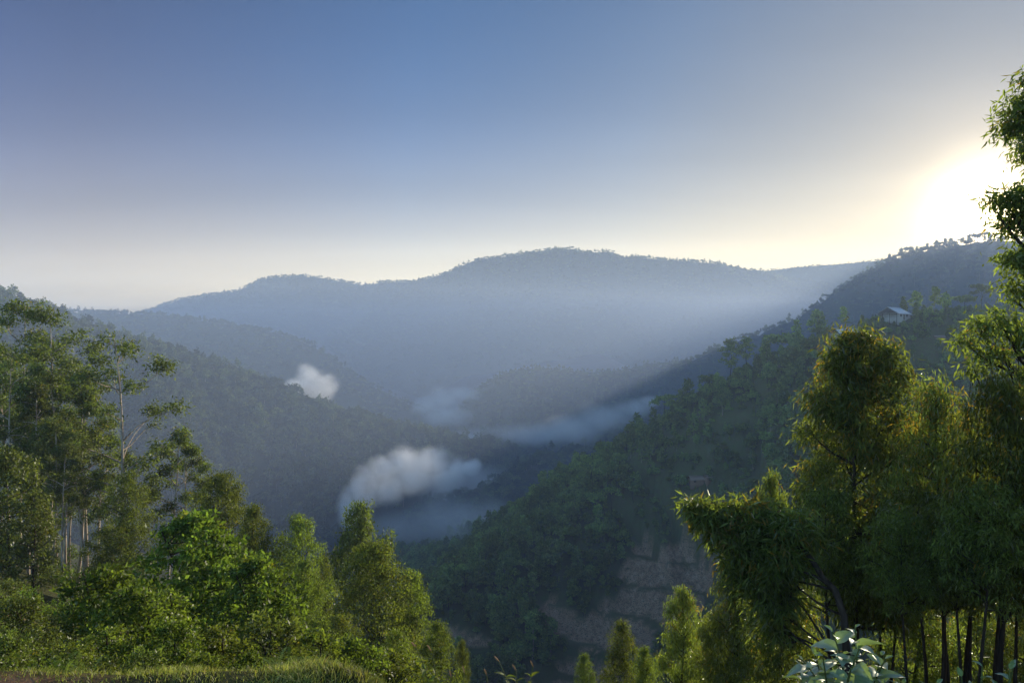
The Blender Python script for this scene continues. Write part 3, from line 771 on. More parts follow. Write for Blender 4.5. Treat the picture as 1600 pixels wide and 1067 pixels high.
# ================================================================== houses
def nmat(name, col, rough=0.7, spec=0.2, metal=0.0, var=0.25, scale=2.0):
    t = NT(name); n = t.noise(scale, 5)
    c = t.mix(n.outputs['Fac'], tuple(v*(1-var) for v in col), tuple(min(v*(1+var), 1) for v in col))
    return t.princ(c, rough, spec, n.outputs['Fac'], 0.3, 0.02, Metallic=metal)
M_tin = nmat('weathered_tin', (0.66, 0.68, 0.70), 0.42, 0.5, 0.35)
M_rust = nmat('rusty_tin', (0.30, 0.22, 0.17), 0.6, 0.3, 0.3)
M_wall = nmat('lime_washed_wall', (0.34, 0.33, 0.31), 0.9, 0.1)
M_mud = nmat('mud_wall', (0.24, 0.15, 0.10), 0.95, 0.05)
M_wood = nmat('dark_timber', (0.07, 0.05, 0.035), 0.8, 0.1)
M_pane = nmat('dark_window', (0.02, 0.022, 0.025), 0.2, 0.5)
M_tarp = nmat('blue_sheet', (0.30, 0.38, 0.44), 0.5, 0.3)

def box_v(x0, x1, y0, y1, z0, z1):
    V = np.array([[x, y, z] for x in (x0, x1) for y in (y0, y1) for z in (z0, z1)], float)
    F = np.array([[0, 1, 3, 2], [4, 6, 7, 5], [0, 4, 5, 1], [2, 3, 7, 6], [0, 2, 6, 4], [1, 5, 7, 3]])
    return V, F
def box(name, x0, x1, y0, y1, z0, z1, mat, parent, label=None):
    V, F = box_v(x0, x1, y0, y1, z0, z1)
    o = link(name, mesh_from(name, V, F, mat), parent)
    if label: o['label'] = label
    return o

def corrugated(L, S, t=0.02, amp=0.035, pitch=0.38):
    """a tin sheet L long by S down the slope, ribs running down"""
    n = int(L/pitch*4)+1; x = np.linspace(0, L, n); z = amp*np.sin(x/pitch*2*np.pi)
    V = []
    for zz in (0, -t):
        for s in (0, S): V.append(np.stack([x, np.full(n, s), z+zz], -1))
    V = np.concatenate(V); i = np.arange(n-1)
    F = [np.stack([i, i+1, i+n+1, i+n], -1), np.stack([i+2*n, i+3*n, i+3*n+1, i+2*n+1], -1),
         np.stack([i+n, i+n+1, i+3*n+1, i+3*n], -1), np.stack([i, i+2*n, i+2*n+1, i+1], -1)]
    return V, np.concatenate(F)

def tin_house(loc, rz, Lx, Wy, wh, rise, label, wall=M_wall, roof=M_tin, over=0.5, windows=((0.2, 1), (0.7, 1)), door=0.45, posts=0, name='tin_roofed_house', sheets=None):
    """gabled house: ridge along local x, doors and windows on the -y side, gable ends on x"""
    r = bpy.data.objects.new(name, None); COL.objects.link(r); r.location = loc; r.rotation_euler = (0, 0, rz)
    tag(r, label, 'house')
    hx, hy = Lx/2, Wy/2; w = 0.22
    V = np.array([[-hx, -hy, -3], [hx, -hy, -3], [hx, hy, -3], [-hx, hy, -3], [-hx, -hy, wh], [hx, -hy, wh], [hx, hy, wh], [-hx, hy, wh], [-hx, 0, wh+rise-0.05], [hx, 0, wh+rise-0.05]], float)
    F4 = np.array([[0, 1, 5, 4], [1, 2, 6, 5], [2, 3, 7, 6], [3, 0, 4, 7], [3, 2, 1, 0]]); F3 = np.array([[4, 7, 8], [5, 9, 6]]); F5 = np.array([[4, 5, 9, 8], [6, 7, 8, 9]])
    wl_ = link('wall', mesh_from('wall', V, [np.concatenate([F4, F5]), F3], wall), r)
    sl_ = math.hypot(hy+over, rise*(hy+over)/hy); ang = math.atan2(rise, hy)
    rf = link('roof', mesh_from('roof', *box_v(-hx-over*0.6, hx+over*0.6, -0.12, 0.12, wh+rise+0.05, wh+rise+0.11), roof), r)
    ns = sheets or max(2, int(Lx/2.4))
    SL = (Lx+over*1.2)/ns
    Vc, Fc = corrugated(SL-0.01, sl_)
    me = mesh_from('sheet', Vc, Fc, roof)
    for sgn in (-1, 1):
        for k in range(ns):
            o = link('roof_sheet', me, rf)
            if sgn < 0:
                o.location = (-hx-over*0.6+(k+1)*SL, 0, wh+rise+0.03+0.004*(k % 2)); o.rotation_euler = (0, 0, R(180))
                o.rotation_euler = (Matrix.Rotation(R(180), 3, 'Z') @ Matrix.Rotation(-ang, 3, 'X')).to_euler()
            else:
                o.location = (-hx-over*0.6+k*SL, 0, wh+rise+0.03+0.004*(k % 2)); o.rotation_euler = (-ang, 0, 0)
    for f, sty in windows:
        x = -hx+f*Lx
        fr = box('window', x-0.55, x+0.55, -hy-0.05, -hy+0.03, wh*0.42, wh*0.82, M_wood, r)
        box('pane', x-0.46, x-0.03, -hy-0.07, -hy-0.052, wh*0.46, wh*0.78, M_pane, fr); box('pane', x+0.03, x+0.46, -hy-0.07, -hy-0.052, wh*0.46, wh*0.78, M_pane, fr)
    if door is not None:
        x = -hx+door*Lx; box('door', x-0.45, x+0.45, -hy-0.06, -hy+0.03, -0.2, wh*0.80, M_wood, r)
    for k in range(posts):
        x = -hx-1.6; y = -hy+k*Wy/max(posts-1, 1)
        box('veranda_post', x-0.07, x+0.07, y-0.07, y+0.07, -3, wh*0.95, M_wood, r)
    if posts:
        box('veranda_roof', -hx-1.9, -hx-0.02, -hy-0.2, hy+0.2, wh*0.95, wh*0.95+0.06, roof, r)
        box('veranda_rail', -hx-1.64, -hx-1.56, -hy, hy, 0.75, 0.83, M_wood, r)
    return r

def house_at(px, py, d, *a, **k):
    p_ = surface(px, py, d-60 if d < 1000 else d-200, d+60 if d < 1000 else d+300); return tin_house(tuple(p_), *a, **k)
house_at(1397, 500, 279, R(38), 11.0, 8.0, 2.3, 2.5, 'white-walled farmhouse with a pale tin gable roof at the top of the near hillside', posts=4, over=0.6)
house_at(1322, 530, 270, R(8), 9.4, 6.4, 2.2, 1.7, 'low tin-roofed house half hidden by trees below the farmhouse on the crest', over=0.5)
house_at(1087, 753, 222, R(6), 5.0, 4.0, 0.9, 1.0, 'small shed with a dull tin roof alone in the middle of the wooded slope', wall=M_mud, windows=(), door=0.3, roof=M_rust, name='tin_roofed_shed')
house_at(1106, 752, 219, R(20), 2.6, 2.2, 1.1, 0.5, 'tiny rusty lean-to beside the small shed on the wooded slope', wall=M_mud, roof=M_rust, windows=(), door=0.5, name='lean_to')
house_at(1467, 530, 262, R(-8), 3.2, 2.6, 1.0, 0.4, 'little rusty-roofed hut on the cleared slope right of the ridge-top farmhouse', wall=M_mud, windows=(), door=0.4, roof=M_rust, name='tin_roofed_hut')
house_at(920, 581, 1600, R(60), 10.0, 8.0, 3.2, 3.6, 'tiny white gabled house on the flat top of the hazy grey hill', over=0.8)

# ================================================================== fog
def fog_bank(label, blobs, dens, nscale, thr=0.45, detail=4, g=0.0, step=0.35, name='fog_bank'):
    """blobs: (px, py, d, rx, ry, rz) soft lobes in metres; one closed hull around them holds the vapour"""
    B = [(P(b[0], b[1], b[2]), np.array(b[3:6], float)) for b in blobs]
    lo = np.min([c-r for c, r in B], 0)-2; hi = np.max([c+r for c, r in B], 0)+2
    ctr = (lo+hi)/2
    V, F = box_v(lo[0]-ctr[0], hi[0]-ctr[0], lo[1]-ctr[1], hi[1]-ctr[1], lo[2]-ctr[2], hi[2]-ctr[2])
    t = NT(name); tc = t.n('ShaderNodeTexCoord'); pos = tc.outputs['Object']
    nz = t.noise(nscale, detail, 0.6, pos)
    nw = t.noise(nscale*0.6, 3, 0.5, pos)
    sub = t.n('ShaderNodeVectorMath', operation='SUBTRACT'); t.l(nw.outputs['Color'], sub.inputs[0]); sub.inputs[1].default_value = (0.5, 0.5, 0.5)
    scv = t.n('ShaderNodeVectorMath', operation='SCALE'); t.l(sub.outputs[0], scv.inputs[0]); scv.inputs['Scale'].default_value = float(np.mean([r.mean() for c, r in B]))*1.1
    add = t.n('ShaderNodeVectorMath', operation='ADD'); t.l(pos, add.inputs[0]); t.l(scv.outputs[0], add.inputs[1])
    acc = None
    for c, r in B:
        s1 = t.n('ShaderNodeVectorMath', operation='SUBTRACT'); t.l(add.outputs[0], s1.inputs[0]); s1.inputs[1].default_value = tuple(c-ctr)
        s2 = t.n('ShaderNodeVectorMath', operation='DIVIDE'); t.l(s1.outputs[0], s2.inputs[0]); s2.inputs[1].default_value = tuple(r*0.85)
        ln = t.n('ShaderNodeVectorMath', operation='LENGTH'); t.l(s2.outputs[0], ln.inputs[0])
        mr = t.n('ShaderNodeMapRange', interpolation_type='SMOOTHSTEP'); t.l(ln.outputs['Value'], mr.inputs['Value'])
        mr.inputs['From Min'].default_value = 1.0; mr.inputs['From Max'].default_value = 0.15; mr.inputs['To Min'].default_value = 0; mr.inputs['To Max'].default_value = 1
        if acc is None: acc = mr.outputs[0]
        else:
            mx = t.n('ShaderNodeMath', operation='MAXIMUM'); t.l(acc, mx.inputs[0]); t.l(mr.outputs[0], mx.inputs[1]); acc = mx.outputs[0]
    rm = t.n('ShaderNodeMapRange', interpolation_type='SMOOTHSTEP'); t.l(nz.outputs['Fac'], rm.inputs['Value'])
    rm.inputs['From Min'].default_value = thr-0.18; rm.inputs['From Max'].default_value = thr+0.22
    m1 = t.n('ShaderNodeMath', operation='MULTIPLY'); t.l(acc, m1.inputs[0]); t.l(rm.outputs[0], m1.inputs[1])
    m2 = t.n('ShaderNodeMath', operation='MULTIPLY'); t.l(m1.outputs[0], m2.inputs[0]); m2.inputs[1].default_value = dens
    v = t.n('ShaderNodeVolumePrincipled'); v.inputs['Color'].default_value = (1.0, 0.995, 0.98, 1); v.inputs['Anisotropy'].default_value = g
    t.l(m2.outputs[0], v.inputs['Density']); t.l(v.outputs[0], t.out.inputs['Volume'])
    t.m.cycles.volume_step_rate = step
    tag(link(name, mesh_from(name, V, F, t.m), None, tuple(ctr)), label, None, None, 'stuff')
fog_bank('bright fog patch draped like an arch over the foot of the forest hill',
         [(543, 792, 700, 20, 26, 34), (568, 764, 705, 26, 28, 30), (600, 742, 712, 32, 30, 26), (638, 728, 720, 38, 32, 28), (678, 724, 725, 34, 32, 27), (708, 738, 725, 22, 28, 26), (738, 728, 730, 20, 26, 13), (648, 746, 715, 44, 34, 26), (690, 748, 720, 34, 30, 24), (610, 764, 708, 30, 28, 22)], 0.17, 0.034, 0.44, 7)
fog_bank('small bright cloud rising from behind the crest of the forest hill',
         [(462, 606, 960, 32, 32, 16), (482, 592, 965, 30, 32, 30), (500, 604, 970, 36, 32, 28)], 0.11, 0.036, 0.45, 7)
fog_bank('faint fog in the gap between the forest hill and the hazy grey hill',
         [(668, 636, 1250, 46, 60, 24), (695, 626, 1260, 50, 60, 32), (722, 618, 1280, 46, 60, 26), (700, 650, 1240, 70, 60, 24)], 0.032, 0.018, 0.42, 6)
fog_bank('veil of fog behind the trees on the misty spur',
         [(900, 672, 800, 60, 46, 22), (945, 654, 800, 54, 46, 26), (985, 640, 810, 44, 46, 20), (1010, 630, 815, 26, 40, 12)], 0.030, 0.018, 0.40, 6)
fog_bank('thin mist lying along the valley floor between the forest hill and the spur',
         [(690, 705, 1080, 150, 110, 30), (760, 688, 1150, 170, 120, 30), (840, 672, 1050, 140, 100, 24), (735, 760, 820, 90, 100, 34), (650, 812, 640, 80, 80, 26), (740, 830, 560, 70, 70, 22)], 0.020, 0.012, 0.42, 6, step=0.5)
# ================================================================== foreground trees
TE = [(*tall_eucalyptus(20, 500+i, width=w, bare=b, puffs=pf, lean=l, n=n, leaf=0.27, airy=ay, r0=0.17), 20) for i, (w, b, pf, l, n, ay) in enumerate([
      (0.14, 0.48, 18, 0.03, 9500, 0.95), (0.12, 0.42, 19, -0.02, 9500, 0.95), (0.16, 0.30, 26, -0.06, 7500, 0.66), (0.15, 0.52, 18, 0.02, 10500, 1.05), (0.11, 0.58, 12, 0.05, 6500, 1.0)])]
LEFT = 'tall eucalyptus at the left edge of the view'
put_tree(TE[3], 30, 476, 50, 'tall eucalyptus whose crown is cut by the left edge, highest in the left group', None, rz=0.4)
put_tree(TE[0], 64, 484, 49, 'tall eucalyptus with a sloping crown at the skyline, second from the left edge', None, rz=1.0)
put_tree(TE[3], -8, 540, 44, 'eucalyptus at the left edge with a straight pale stem below a wide crown', None, rz=2.2)
put_tree(TE[1], 24, 560, 42, 'eucalyptus with puffs of foliage stepping down its stem beside the left edge', None, rz=0.0)
put_tree(TE[4], 44, 600, 41, 'half-height eucalyptus among the pale stems near the left edge', None, rz=1.5)
put_tree(TE[0], 86, 588, 43, 'eucalyptus with a bright green top in front of the tallest left pair', None, rz=3.0)
put_tree(TE[1], 118, 592, 45, 'broad-crowned eucalyptus on twin pale stems left of the airy tree', None, rz=4.0)
put_tree(TE[4], 136, 575, 47, 'slim eucalyptus with a tuft between the broad crown and the airy tree', None, rz=5.0)
put_tree(TE[2], 204, 518, 43, 'airy open eucalyptus with separate leaf puffs standing alone against the dark hill', None, rz=0.1)
put_tree(TE[4], 262, 672, 44, 'small-crowned eucalyptus with a pale stem right of the airy tree', None, rz=0.6, )
put_tree(TE[1], 284, 690, 46, 'thin eucalyptus with a rounded light crown behind the leafy foreground tree', None, rz=2.6)
for i, (px, py, d) in enumerate([(78, 660, 40), (97, 690, 39), (104, 650, 42), (60, 640, 44), (131, 668, 41), (88, 700, 46), (112, 640, 48), (50, 690, 39), (148, 655, 50), (72, 610, 53), (14, 640, 52)]):
    put_tree(TE[(0, 4, 1)[i % 3]], px, py, d, 'slender pale-stemmed eucalyptus inside the stand at the left', 'pale-stemmed eucalyptus in the left stand')
put_tree((*profile_tree(7, 520, 2.0, EGG, 0.05, 9000, 0.20, 0.42, 0.6, M_euc, 0.02), 7), 8, 702, 27, 'dark leafy tree filling the left edge below the tall eucalyptus')
put_tree((*profile_tree(7, 521, 1.5, EGG, 0.05, 6000, 0.20, 0.42, 0.6, M_euc, 0.02), 7), 52, 770, 26, 'dark narrow tree beside the leafy one at the left edge')

YA = (*profile_tree(8, 530, 2.9, DOME, 0.14, 24000, 0.16, 0.34, 0.75, M_dome, 0.03, 110, lobe=0.20, facing=1.1, shell=0.3), 8)
YB = (*profile_tree(8, 531, 2.3, DOME, 0.14, 19000, 0.16, 0.34, 0.75, M_dome, 0.03, 95, lobe=0.22, facing=1.1, shell=0.3), 8)
YC = (*profile_tree(8, 532, 2.7, CONE, 0.05, 19000, 0.16, 0.34, 0.65, M_dome, 0.05, 100, lobe=0.21, facing=1.1, shell=0.3), 8)
YD = (*profile_tree(8, 533, 2.2, DOME, 0.50, 9500, 0.19, 0.36, 0.6, M_euc, 0.03, 34, lobe=0.26, stems=1), 8)
YE = (*profile_tree(8, 534, 2.5, EGG, 0.10, 13000, 0.20, 0.36, 0.6, M_dome, 0.10, 60, lobe=0.28), 8)
put_tree(YB, 200, 738, 38, 'rounded dark tree behind the leafy one, left of the yellow-green dome', hw=38)
put_tree(YE, 168, 822, 30, 'grey-green bushy tree in front of the pale eucalyptus stems', hw=34)
put_tree(YA, 345, 742, 33, 'broad yellow-green dome-shaped tree, the highest in the centre left', hw=50)
put_tree(YC, 396, 792, 31, 'yellow-green tree sloping down from the broad dome', hw=42)
put_tree(YB, 465, 808, 32, 'dark green dome with a lighter top left of the open arched tree', hw=45)
put_tree(YC, 505, 868, 34, 'lower green shoulder tree right of the dark green dome', hw=28)
put_tree(YD, 566, 786, 40, 'open arched tree with sky-lit gaps rising above the domes', hw=44)
put_tree(YC, 476, 876, 27, 'pointed green tree in front of the dark green dome', hw=38)
put_tree(YA, 583, 849, 27, 'widest rounded green dome in the centre, directly below the arched tree', hw=64)
put_tree(YB, 640, 893, 29, 'green tree leaning out right of the widest dome', hw=42)
put_tree(YC, 684, 972, 22, 'small fresh-green cone-shaped tree at the bottom centre', hw=40)
put_tree(YB, 722, 1000, 33, 'little dark rounded tree just right of the fresh-green cone', hw=14)
put_tree(YE, 530, 960, 21, 'grey-green young tree low in front of the widest dome', hw=30)
put_tree(YE, 618, 985, 19, 'grey-leaved sapling at the foot of the widest dome', hw=32)

# leafy broad-leaved growth on the lip of the slope, left
BT = (*profile_tree(3, 540, 1.15, EGG, 0.10, 8500, 0.115, 0.48, 0.35, M_broad, 0.03, 60, lobe=0.27, twig=0.07, r0=0.05, stems=2, out=0.8), 3)
BB = (*profile_tree(1.5, 541, 0.85, BUSH, 0.02, 4200, 0.095, 0.50, 0.25, M_broad, 0.04, 34, lobe=0.32, twig=0.06, r0=0.03, stems=2, out=0.8), 1.5)
BC = (*profile_tree(1.5, 542, 0.75, BUSH, 0.02, 3200, 0.12, 0.36, 0.3, M_euc, 0.05, 30, lobe=0.34, twig=0.08, r0=0.03, stems=3, out=0.8), 1.5)
BD = (*profile_tree(1.5, 543, 0.95, BUSH, 0.02, 4200, 0.085, 0.5, 0.3, M_dome, 0.03, 34, lobe=0.32, twig=0.06, r0=0.03, stems=2, out=0.8), 1.5)
put_tree(BT, 300, 808, 13, 'large bright leafy tree with broad leaves on the lip of the slope', None, 'broadleaf_tree')
put_tree(BT, 400, 875, 12, 'leafy tree with silvery lower foliage right of the large bright one', None, 'broadleaf_tree', rz=2)
put_tree(BT, 352, 850, 15, 'shaded leafy tree behind the large bright broadleaf tree', None, 'broadleaf_tree', rz=4)
SH = [(152, 888, 9.5, BB, 'light green broad-leaved bush standing in front of the brown bank at left'),
      (205, 915, 8.6, BB, 'yellowish bush beside the light green broad-leaved one'),
      (28, 930, 8.0, BC, 'loose bush at the left edge above the grass'),
      (243, 925, 9.2, BD, 'dull green bush under the large bright broadleaf tree'),
      (60, 975, 6.2, BC, 'low tangled bush near the left edge just behind the grass'),
      (170, 975, 6.2, BD, 'dark bush in deep shade left of the middle bushes'),
      (262, 968, 6.4, BB, 'bush in shade with finger-like leaves below the large bright tree'),
      (340, 975, 7.0, BD, 'dark bush around the black hollow under the large tree'),
      (415, 965, 8.0, BC, 'silvery bush right of the black hollow'),
      (478, 985, 9.0, BD, 'grey-green bush behind the ferns'),
      (125, 1000, 4.9, BD, 'very dark low bush at the edge of the grass near the left corner'),
      (222, 1008, 5.0, BC, 'low dark bush touching the grass left of centre bushes'),
      (390, 1012, 5.4, BB, 'low leafy bush behind the grass strip'),
      (10, 985, 5.2, BC, 'orange-tinged low bush in the bottom left corner'),
      (310, 1015, 5.2, BD, 'creeping bush at the edge of the grass under the large tree'),
      (545, 1000, 11.0, BB, 'grey leafy bush below the widest green dome'),
      (610, 1020, 12.0, BD, 'small bush between the grey bush and the fresh-green cone'),
      (500, 1030, 6.5, BB, 'low bush right behind the grass mound')]
for px, py, d, k, lb in SH: put_tree(k, px, py, d, lb, None, 'leafy_bush', 'bush')

# ------------------------------------------------------------------ right-hand trees, close by
NR = dict(mat=M_euc_near, wf=0.17, droop=1.25, per=12, out=0.45)
def near_tree(h, seed, rmax, prof, base, n, young, leaf=0.21, nl=70, lobe=0.24, **k):
    q = dict(NR); q.update(k); wf = q.pop('wf'); dr = q.pop('droop'); mt = q.pop('mat')
    return (*profile_tree(h, seed, rmax, prof, base, n, leaf, wf, dr, mt, young, nl, lobe=lobe, r0=q.pop('r0', 0.08), twig=q.pop('twig', 0.13), **q), h)
RA = near_tree(8.3, 600, 1.18, lambda f: math.sqrt(max(1.0-max(0.0, (f-0.38)/0.62)**1.7, 0.03)), 0.34, 32000, 0.16, leaf=0.18, nl=95, lobe=0.27)
RB = near_tree(6.6, 601, 1.15, EGG, 0.42, 15000, 0.36, leaf=0.16, nl=75, lobe=0.28)
RC = near_tree(5.4, 602, 1.10, EGG, 0.40, 15000, 0.16, leaf=0.14, nl=75, lobe=0.28, wf=0.24)
RD = near_tree(8, 603, 1.15, EGG, 0.58, 7500, 0.05, leaf=0.19, nl=50, lobe=0.30)
RE = near_tree(5, 604, 1.45, lambda f: math.sqrt(max(1-f**1.6, 0.0)), 0.06, 17000, 0.12, leaf=0.17, nl=75, lobe=0.24)
put_tree(RA, 1340, 514, 14, 'tallest full-crowned tree at right with drooping leaves and yellow tips', rz=0.5, hw=82)
put_tree(RB, 1462, 598, 12, 'tree with orange young leaves on top right of the tallest full crown', rz=0.0, hw=62)
put_tree(RC, 1568, 588, 10, 'glossy-leaved tree against the right edge below the hanging branch', rz=1.0, hw=66)
put_tree(RB, 1632, 640, 10, 'orange-tipped tree mostly cut off by the right edge', rz=2.0)
put_tree(RE, 1204, 744, 19, 'rounded tree with reddish tips behind the leaning tree', hw=44)
put_tree(RE, 1066, 920, 20, 'slender tree with drooping grey-green leaves in front of the bare earth', hw=38)
put_tree(YC, 972, 972, 27, 'middle and tallest of three small cone-shaped trees at the bottom', hw=36)
put_tree(YC, 913, 1022, 30, 'smallest and leftmost cone-shaped tree of three at the bottom', rz=1.3, hw=24)
put_tree(YC, 1007, 1012, 24, 'right-hand cone-shaped tree of three at the bottom', rz=2.3, hw=28)
put_tree(RE, 1150, 880, 17, 'grey-green tree under the leaning bamboo-like crown', hw=50)
put_tree(RE, 1110, 965, 18, 'low drooping tree right of the slender one by the bare earth', hw=38)
put_tree(RE, 1225, 890, 15, 'shaded drooping tree between the leaning crown and the dark stems')
put_tree(RD, 1290, 760, 13, 'shaded drooping tree below the tallest crown on its left side', rz=2)
put_tree(RE, 1600, 930, 16, 'low shaded tree behind the stems at the right edge', rz=5)
put_tree(RE, 1530, 950, 17, 'low shaded tree deep behind the thin dark stems', rz=2)
put_tree(RD, 1520, 740, 13, 'shaded tree behind the orange-tipped crown', rz=3)
put_tree(RE, 1440, 900, 15, 'faint understorey tree deep behind the thin dark stems', rz=4)
for i, (px, py, d, hh) in enumerate([(1408, 790, 10.5, 0), (1436, 760, 11.5, 0), (1492, 770, 10.2, 0), (1545, 750, 9.5, 0), (1566, 720, 12, 0), (1588, 760, 10.8, 0), (1470, 780, 13.5, 0), (1522, 730, 14, 0), (1402, 830, 14, 0), (1370, 800, 15, 0)]):
    put_tree(RD, px, py, d, 'thin dark-stemmed tree in the shaded thicket at the lower right', 'thin dark-stemmed trees in the lower right thicket')

# the tall tree at the right edge and the leaning bamboo-like crown: crowns given lobe by lobe
def lobe_tree(stem, lobes, n, seed, leaf, wf, droop, young, label, r0=0.12, mat=None, twig=0.12, name='eucalyptus_tree', shell=0.45, branch_from=None, per=12):
    """stem and lobes given as (px, py, d, radius px) and turned into metres"""
    g = np.random.default_rng(seed)
    st = np.array([P(*q) for q in stem]); org = st[0].copy()
    gz = float(ground_h(np.array([org[0]]), np.array([org[1]]))[0]); org[2] = gz; st[0][2] = gz-0.4
    lb = []
    for (px, py, d, rp) in lobes:
        c = P(px, py, d)-org; r_ = rp/FPX*d; lb.append((*c, r_, r_, r_*0.95))
    tt = np.linspace(0, 1, 14); s0 = np.linspace(0, 1, len(st))
    tr = np.stack([np.interp(tt, s0, st[:, i]) for i in range(3)], -1)-org
    tr[1:-1] += g.normal(size=(12, 3))*0.02
    tb = Tubes(7); tb.add(tr, np.linspace(r0, r0*0.25, 14))
    for l in lb:
        c = np.array(l[:3]); dist = np.linalg.norm(tr-c, axis=1)+np.maximum(tr[:, 2]-c[2]+0.3, 0)*2
        k = int(np.argmin(dist)); k = max(k-1, 2)
        tb.add(curve(tr[k], c, 0.08, g, 6), np.linspace(r0*0.32, 0.010, 6), 5)
        for _ in range(4):
            e = c+unit(g.normal(size=3))*l[3]*0.8; tb.add(curve(c*0.7+tr[k]*0.3, e, 0.1, g, 4), np.linspace(0.012, 0.004, 4), 4)
    r = bpy.data.objects.new(name, None); COL.objects.link(r); r.location = tuple(org); tag(r, label, 'tree')
    c = crown_leaves(lb, n, leaf, leaf*wf, g, droop, twig, per, 0.5, shell, young)
    link('trunk', tb.mesh('trunk', M_dark_bark), r); link('crown', crown_mesh('crown', [c], mat or M_euc_near), r)
    return r
lobe_tree([(1668, 1000, 12), (1660, 600, 12), (1650, 330, 12), (1640, 90, 12)],
          [(1640, 128, 12, 44), (1628, 170, 12, 44), (1602, 190, 12.3, 30), (1586, 205, 12.3, 22), (1650, 240, 11.7, 46), (1618, 238, 12, 28), (1604, 312, 12, 30), (1572, 318, 12.2, 22), (1558, 330, 12.3, 14), (1635, 345, 12, 40),
           (1592, 358, 12.3, 24), (1618, 415, 12, 38), (1588, 408, 12.2, 22), (1604, 465, 12, 28), (1578, 452, 12.3, 16), (1645, 520, 12, 44), (1592, 530, 11.8, 24), (1560, 500, 12, 15),
           (1534, 516, 12.2, 20), (1512, 538, 12.3, 19), (1546, 560, 12.0, 18), (1524, 580, 12.2, 14), (1568, 556, 12, 16), (1612, 590, 12, 28), (1665, 440, 12, 50), (1672, 300, 12, 50), (1690, 180, 12, 55)],
          17000, 700, 0.15, 0.24, 0.9, 0.12, 'tall tree at the right edge rising over the sun with a branch hanging left', 0.17, None, 0.12)
lobe_tree([(1352, 1062, 10), (1315, 940, 10.3), (1265, 870, 10.8), (1215, 830, 11.2), (1150, 800, 11.5)],
          [(1086, 796, 11.5, 18), (1104, 812, 11.5, 26), (1125, 806, 11.6, 24), (1140, 838, 11.5, 40), (1168, 812, 11.5, 34), (1172, 860, 11.3, 46), (1205, 830, 11.4, 44), (1190, 905, 11.2, 44), (1222, 880, 11, 42), (1208, 945, 11, 34), (1240, 835, 11, 36), (1158, 890, 11.3, 26), (1075, 790, 11.5, 10), (1212, 985, 11, 22)],
          17000, 701, 0.20, 0.15, 1.0, 0.14, 'leaning tree with a dense bamboo-like crown jutting out to the left', 0.065, None, 0.09, 'leaning_tree')
# ================================================================== plants at the feet of the viewer
def ovate_leaf(L, W, bend, g, notch=0.0):
    """a broad leaf with a folded midrib and a drooping tip, lying along +x"""
    s = np.linspace(0, 1, 9); w = W*np.sin(np.pi*s**0.8)**0.8*0.5; w[0] = W*0.03; w[-1] = 0.001
    V = []
    for i, t in enumerate(s):
        z = -bend*t*t*L+0.04*L*math.sin(t*3)
        for j, k in enumerate((-1, -0.5, 0, 0.5, 1)):
            V.append((t*L, k*w[i], z+abs(k)*w[i]*0.35+0.03*W*math.sin(i*1.9+j*2.1)*abs(k)))
    V = np.array(V); F = [(i*5+j, i*5+j+1, (i+1)*5+j+1, (i+1)*5+j) for i in range(8) for j in range(4)]
    return V, np.array(F)
def broad_leaf_mesh(L, W, bend, seed, mat, young=0.0):
    g = np.random.default_rng(seed); V, F = ovate_leaf(L, W, bend, g)
    tone = np.clip(0.55+0.25*g.normal(size=len(F))*0.4, 0, 1)
    return mesh_from('leaf', V, F, mat, {'tone': ('FACE', tone), 'young': ('FACE', np.full(len(F), young))}, True)
LM = [broad_leaf_mesh(0.150, 0.090, 0.35, 1, M_grey), broad_leaf_mesh(0.135, 0.085, 0.55, 2, M_grey), broad_leaf_mesh(0.115, 0.070, 0.25, 3, M_grey), broad_leaf_mesh(0.085, 0.050, 0.2, 4, M_grey, 0.5)]

def leafy_plant(px, py_top, d, stems, spread, label, seed, per=7, name='broad_leaved_plant', scl=1.0):
    g = np.random.default_rng(seed)
    x = (px-800)/FPX*d; gz = float(ground_h(np.array([x]), np.array([d]))[0])
    top = (HZ-py_top)/FPX*d; h = top-gz
    r = bpy.data.objects.new(name, None); COL.objects.link(r); r.location = (x, d, gz); tag(r, label, 'plant')
    for s_ in range(stems):
        a = s_*2.4+g.normal()*0.3; q = math.sqrt((s_+0.2)/stems)
        tip = np.array([math.cos(a)*spread*q, math.sin(a)*spread*q*0.8, h*(1-0.45*q*q)*(0.92+0.08*g.random())])
        c = curve((tip[0]*0.15, tip[1]*0.15, -0.1), tip, 0.05, g, 8)
        tb = Tubes(5); tb.add(c, np.linspace(0.011, 0.004, 8)); link('stem', tb.mesh('stem', M_stem), r)
        for k in range(per+2):
            f = 1-(k/(per+2))*0.42 if h > 0.7 else 1-k/(per+2)*0.8
            p = np.array([np.interp(f, np.linspace(0, 1, 8), c[:, i]) for i in range(3)])
            aa = a+k*2.0+g.normal()*0.35
            i = 3 if k < 1 else int(g.integers(0, 3))
            o = link('leaf', LM[i], r, tuple(p), 0, scl*(0.75+0.4*g.random())*(0.6 if k < 2 else 1))
            o.rotation_euler = (g.normal()*0.35, R(-38+k*7)+g.normal()*0.25, aa)
    return r
leafy_plant(1327, 978, 4.1, 17, 0.36, 'pale green plant with big soft leaves at the bottom, tallest of the broad-leaved ones', 1)
leafy_plant(1566, 1034, 3.9, 12, 0.34, 'pale broad-leaved plant at the bottom right corner', 2, 6)
leafy_plant(1462, 1058, 3.6, 4, 0.10, 'small pale broad-leaved sprig between the two larger plants at the bottom', 3, 5)

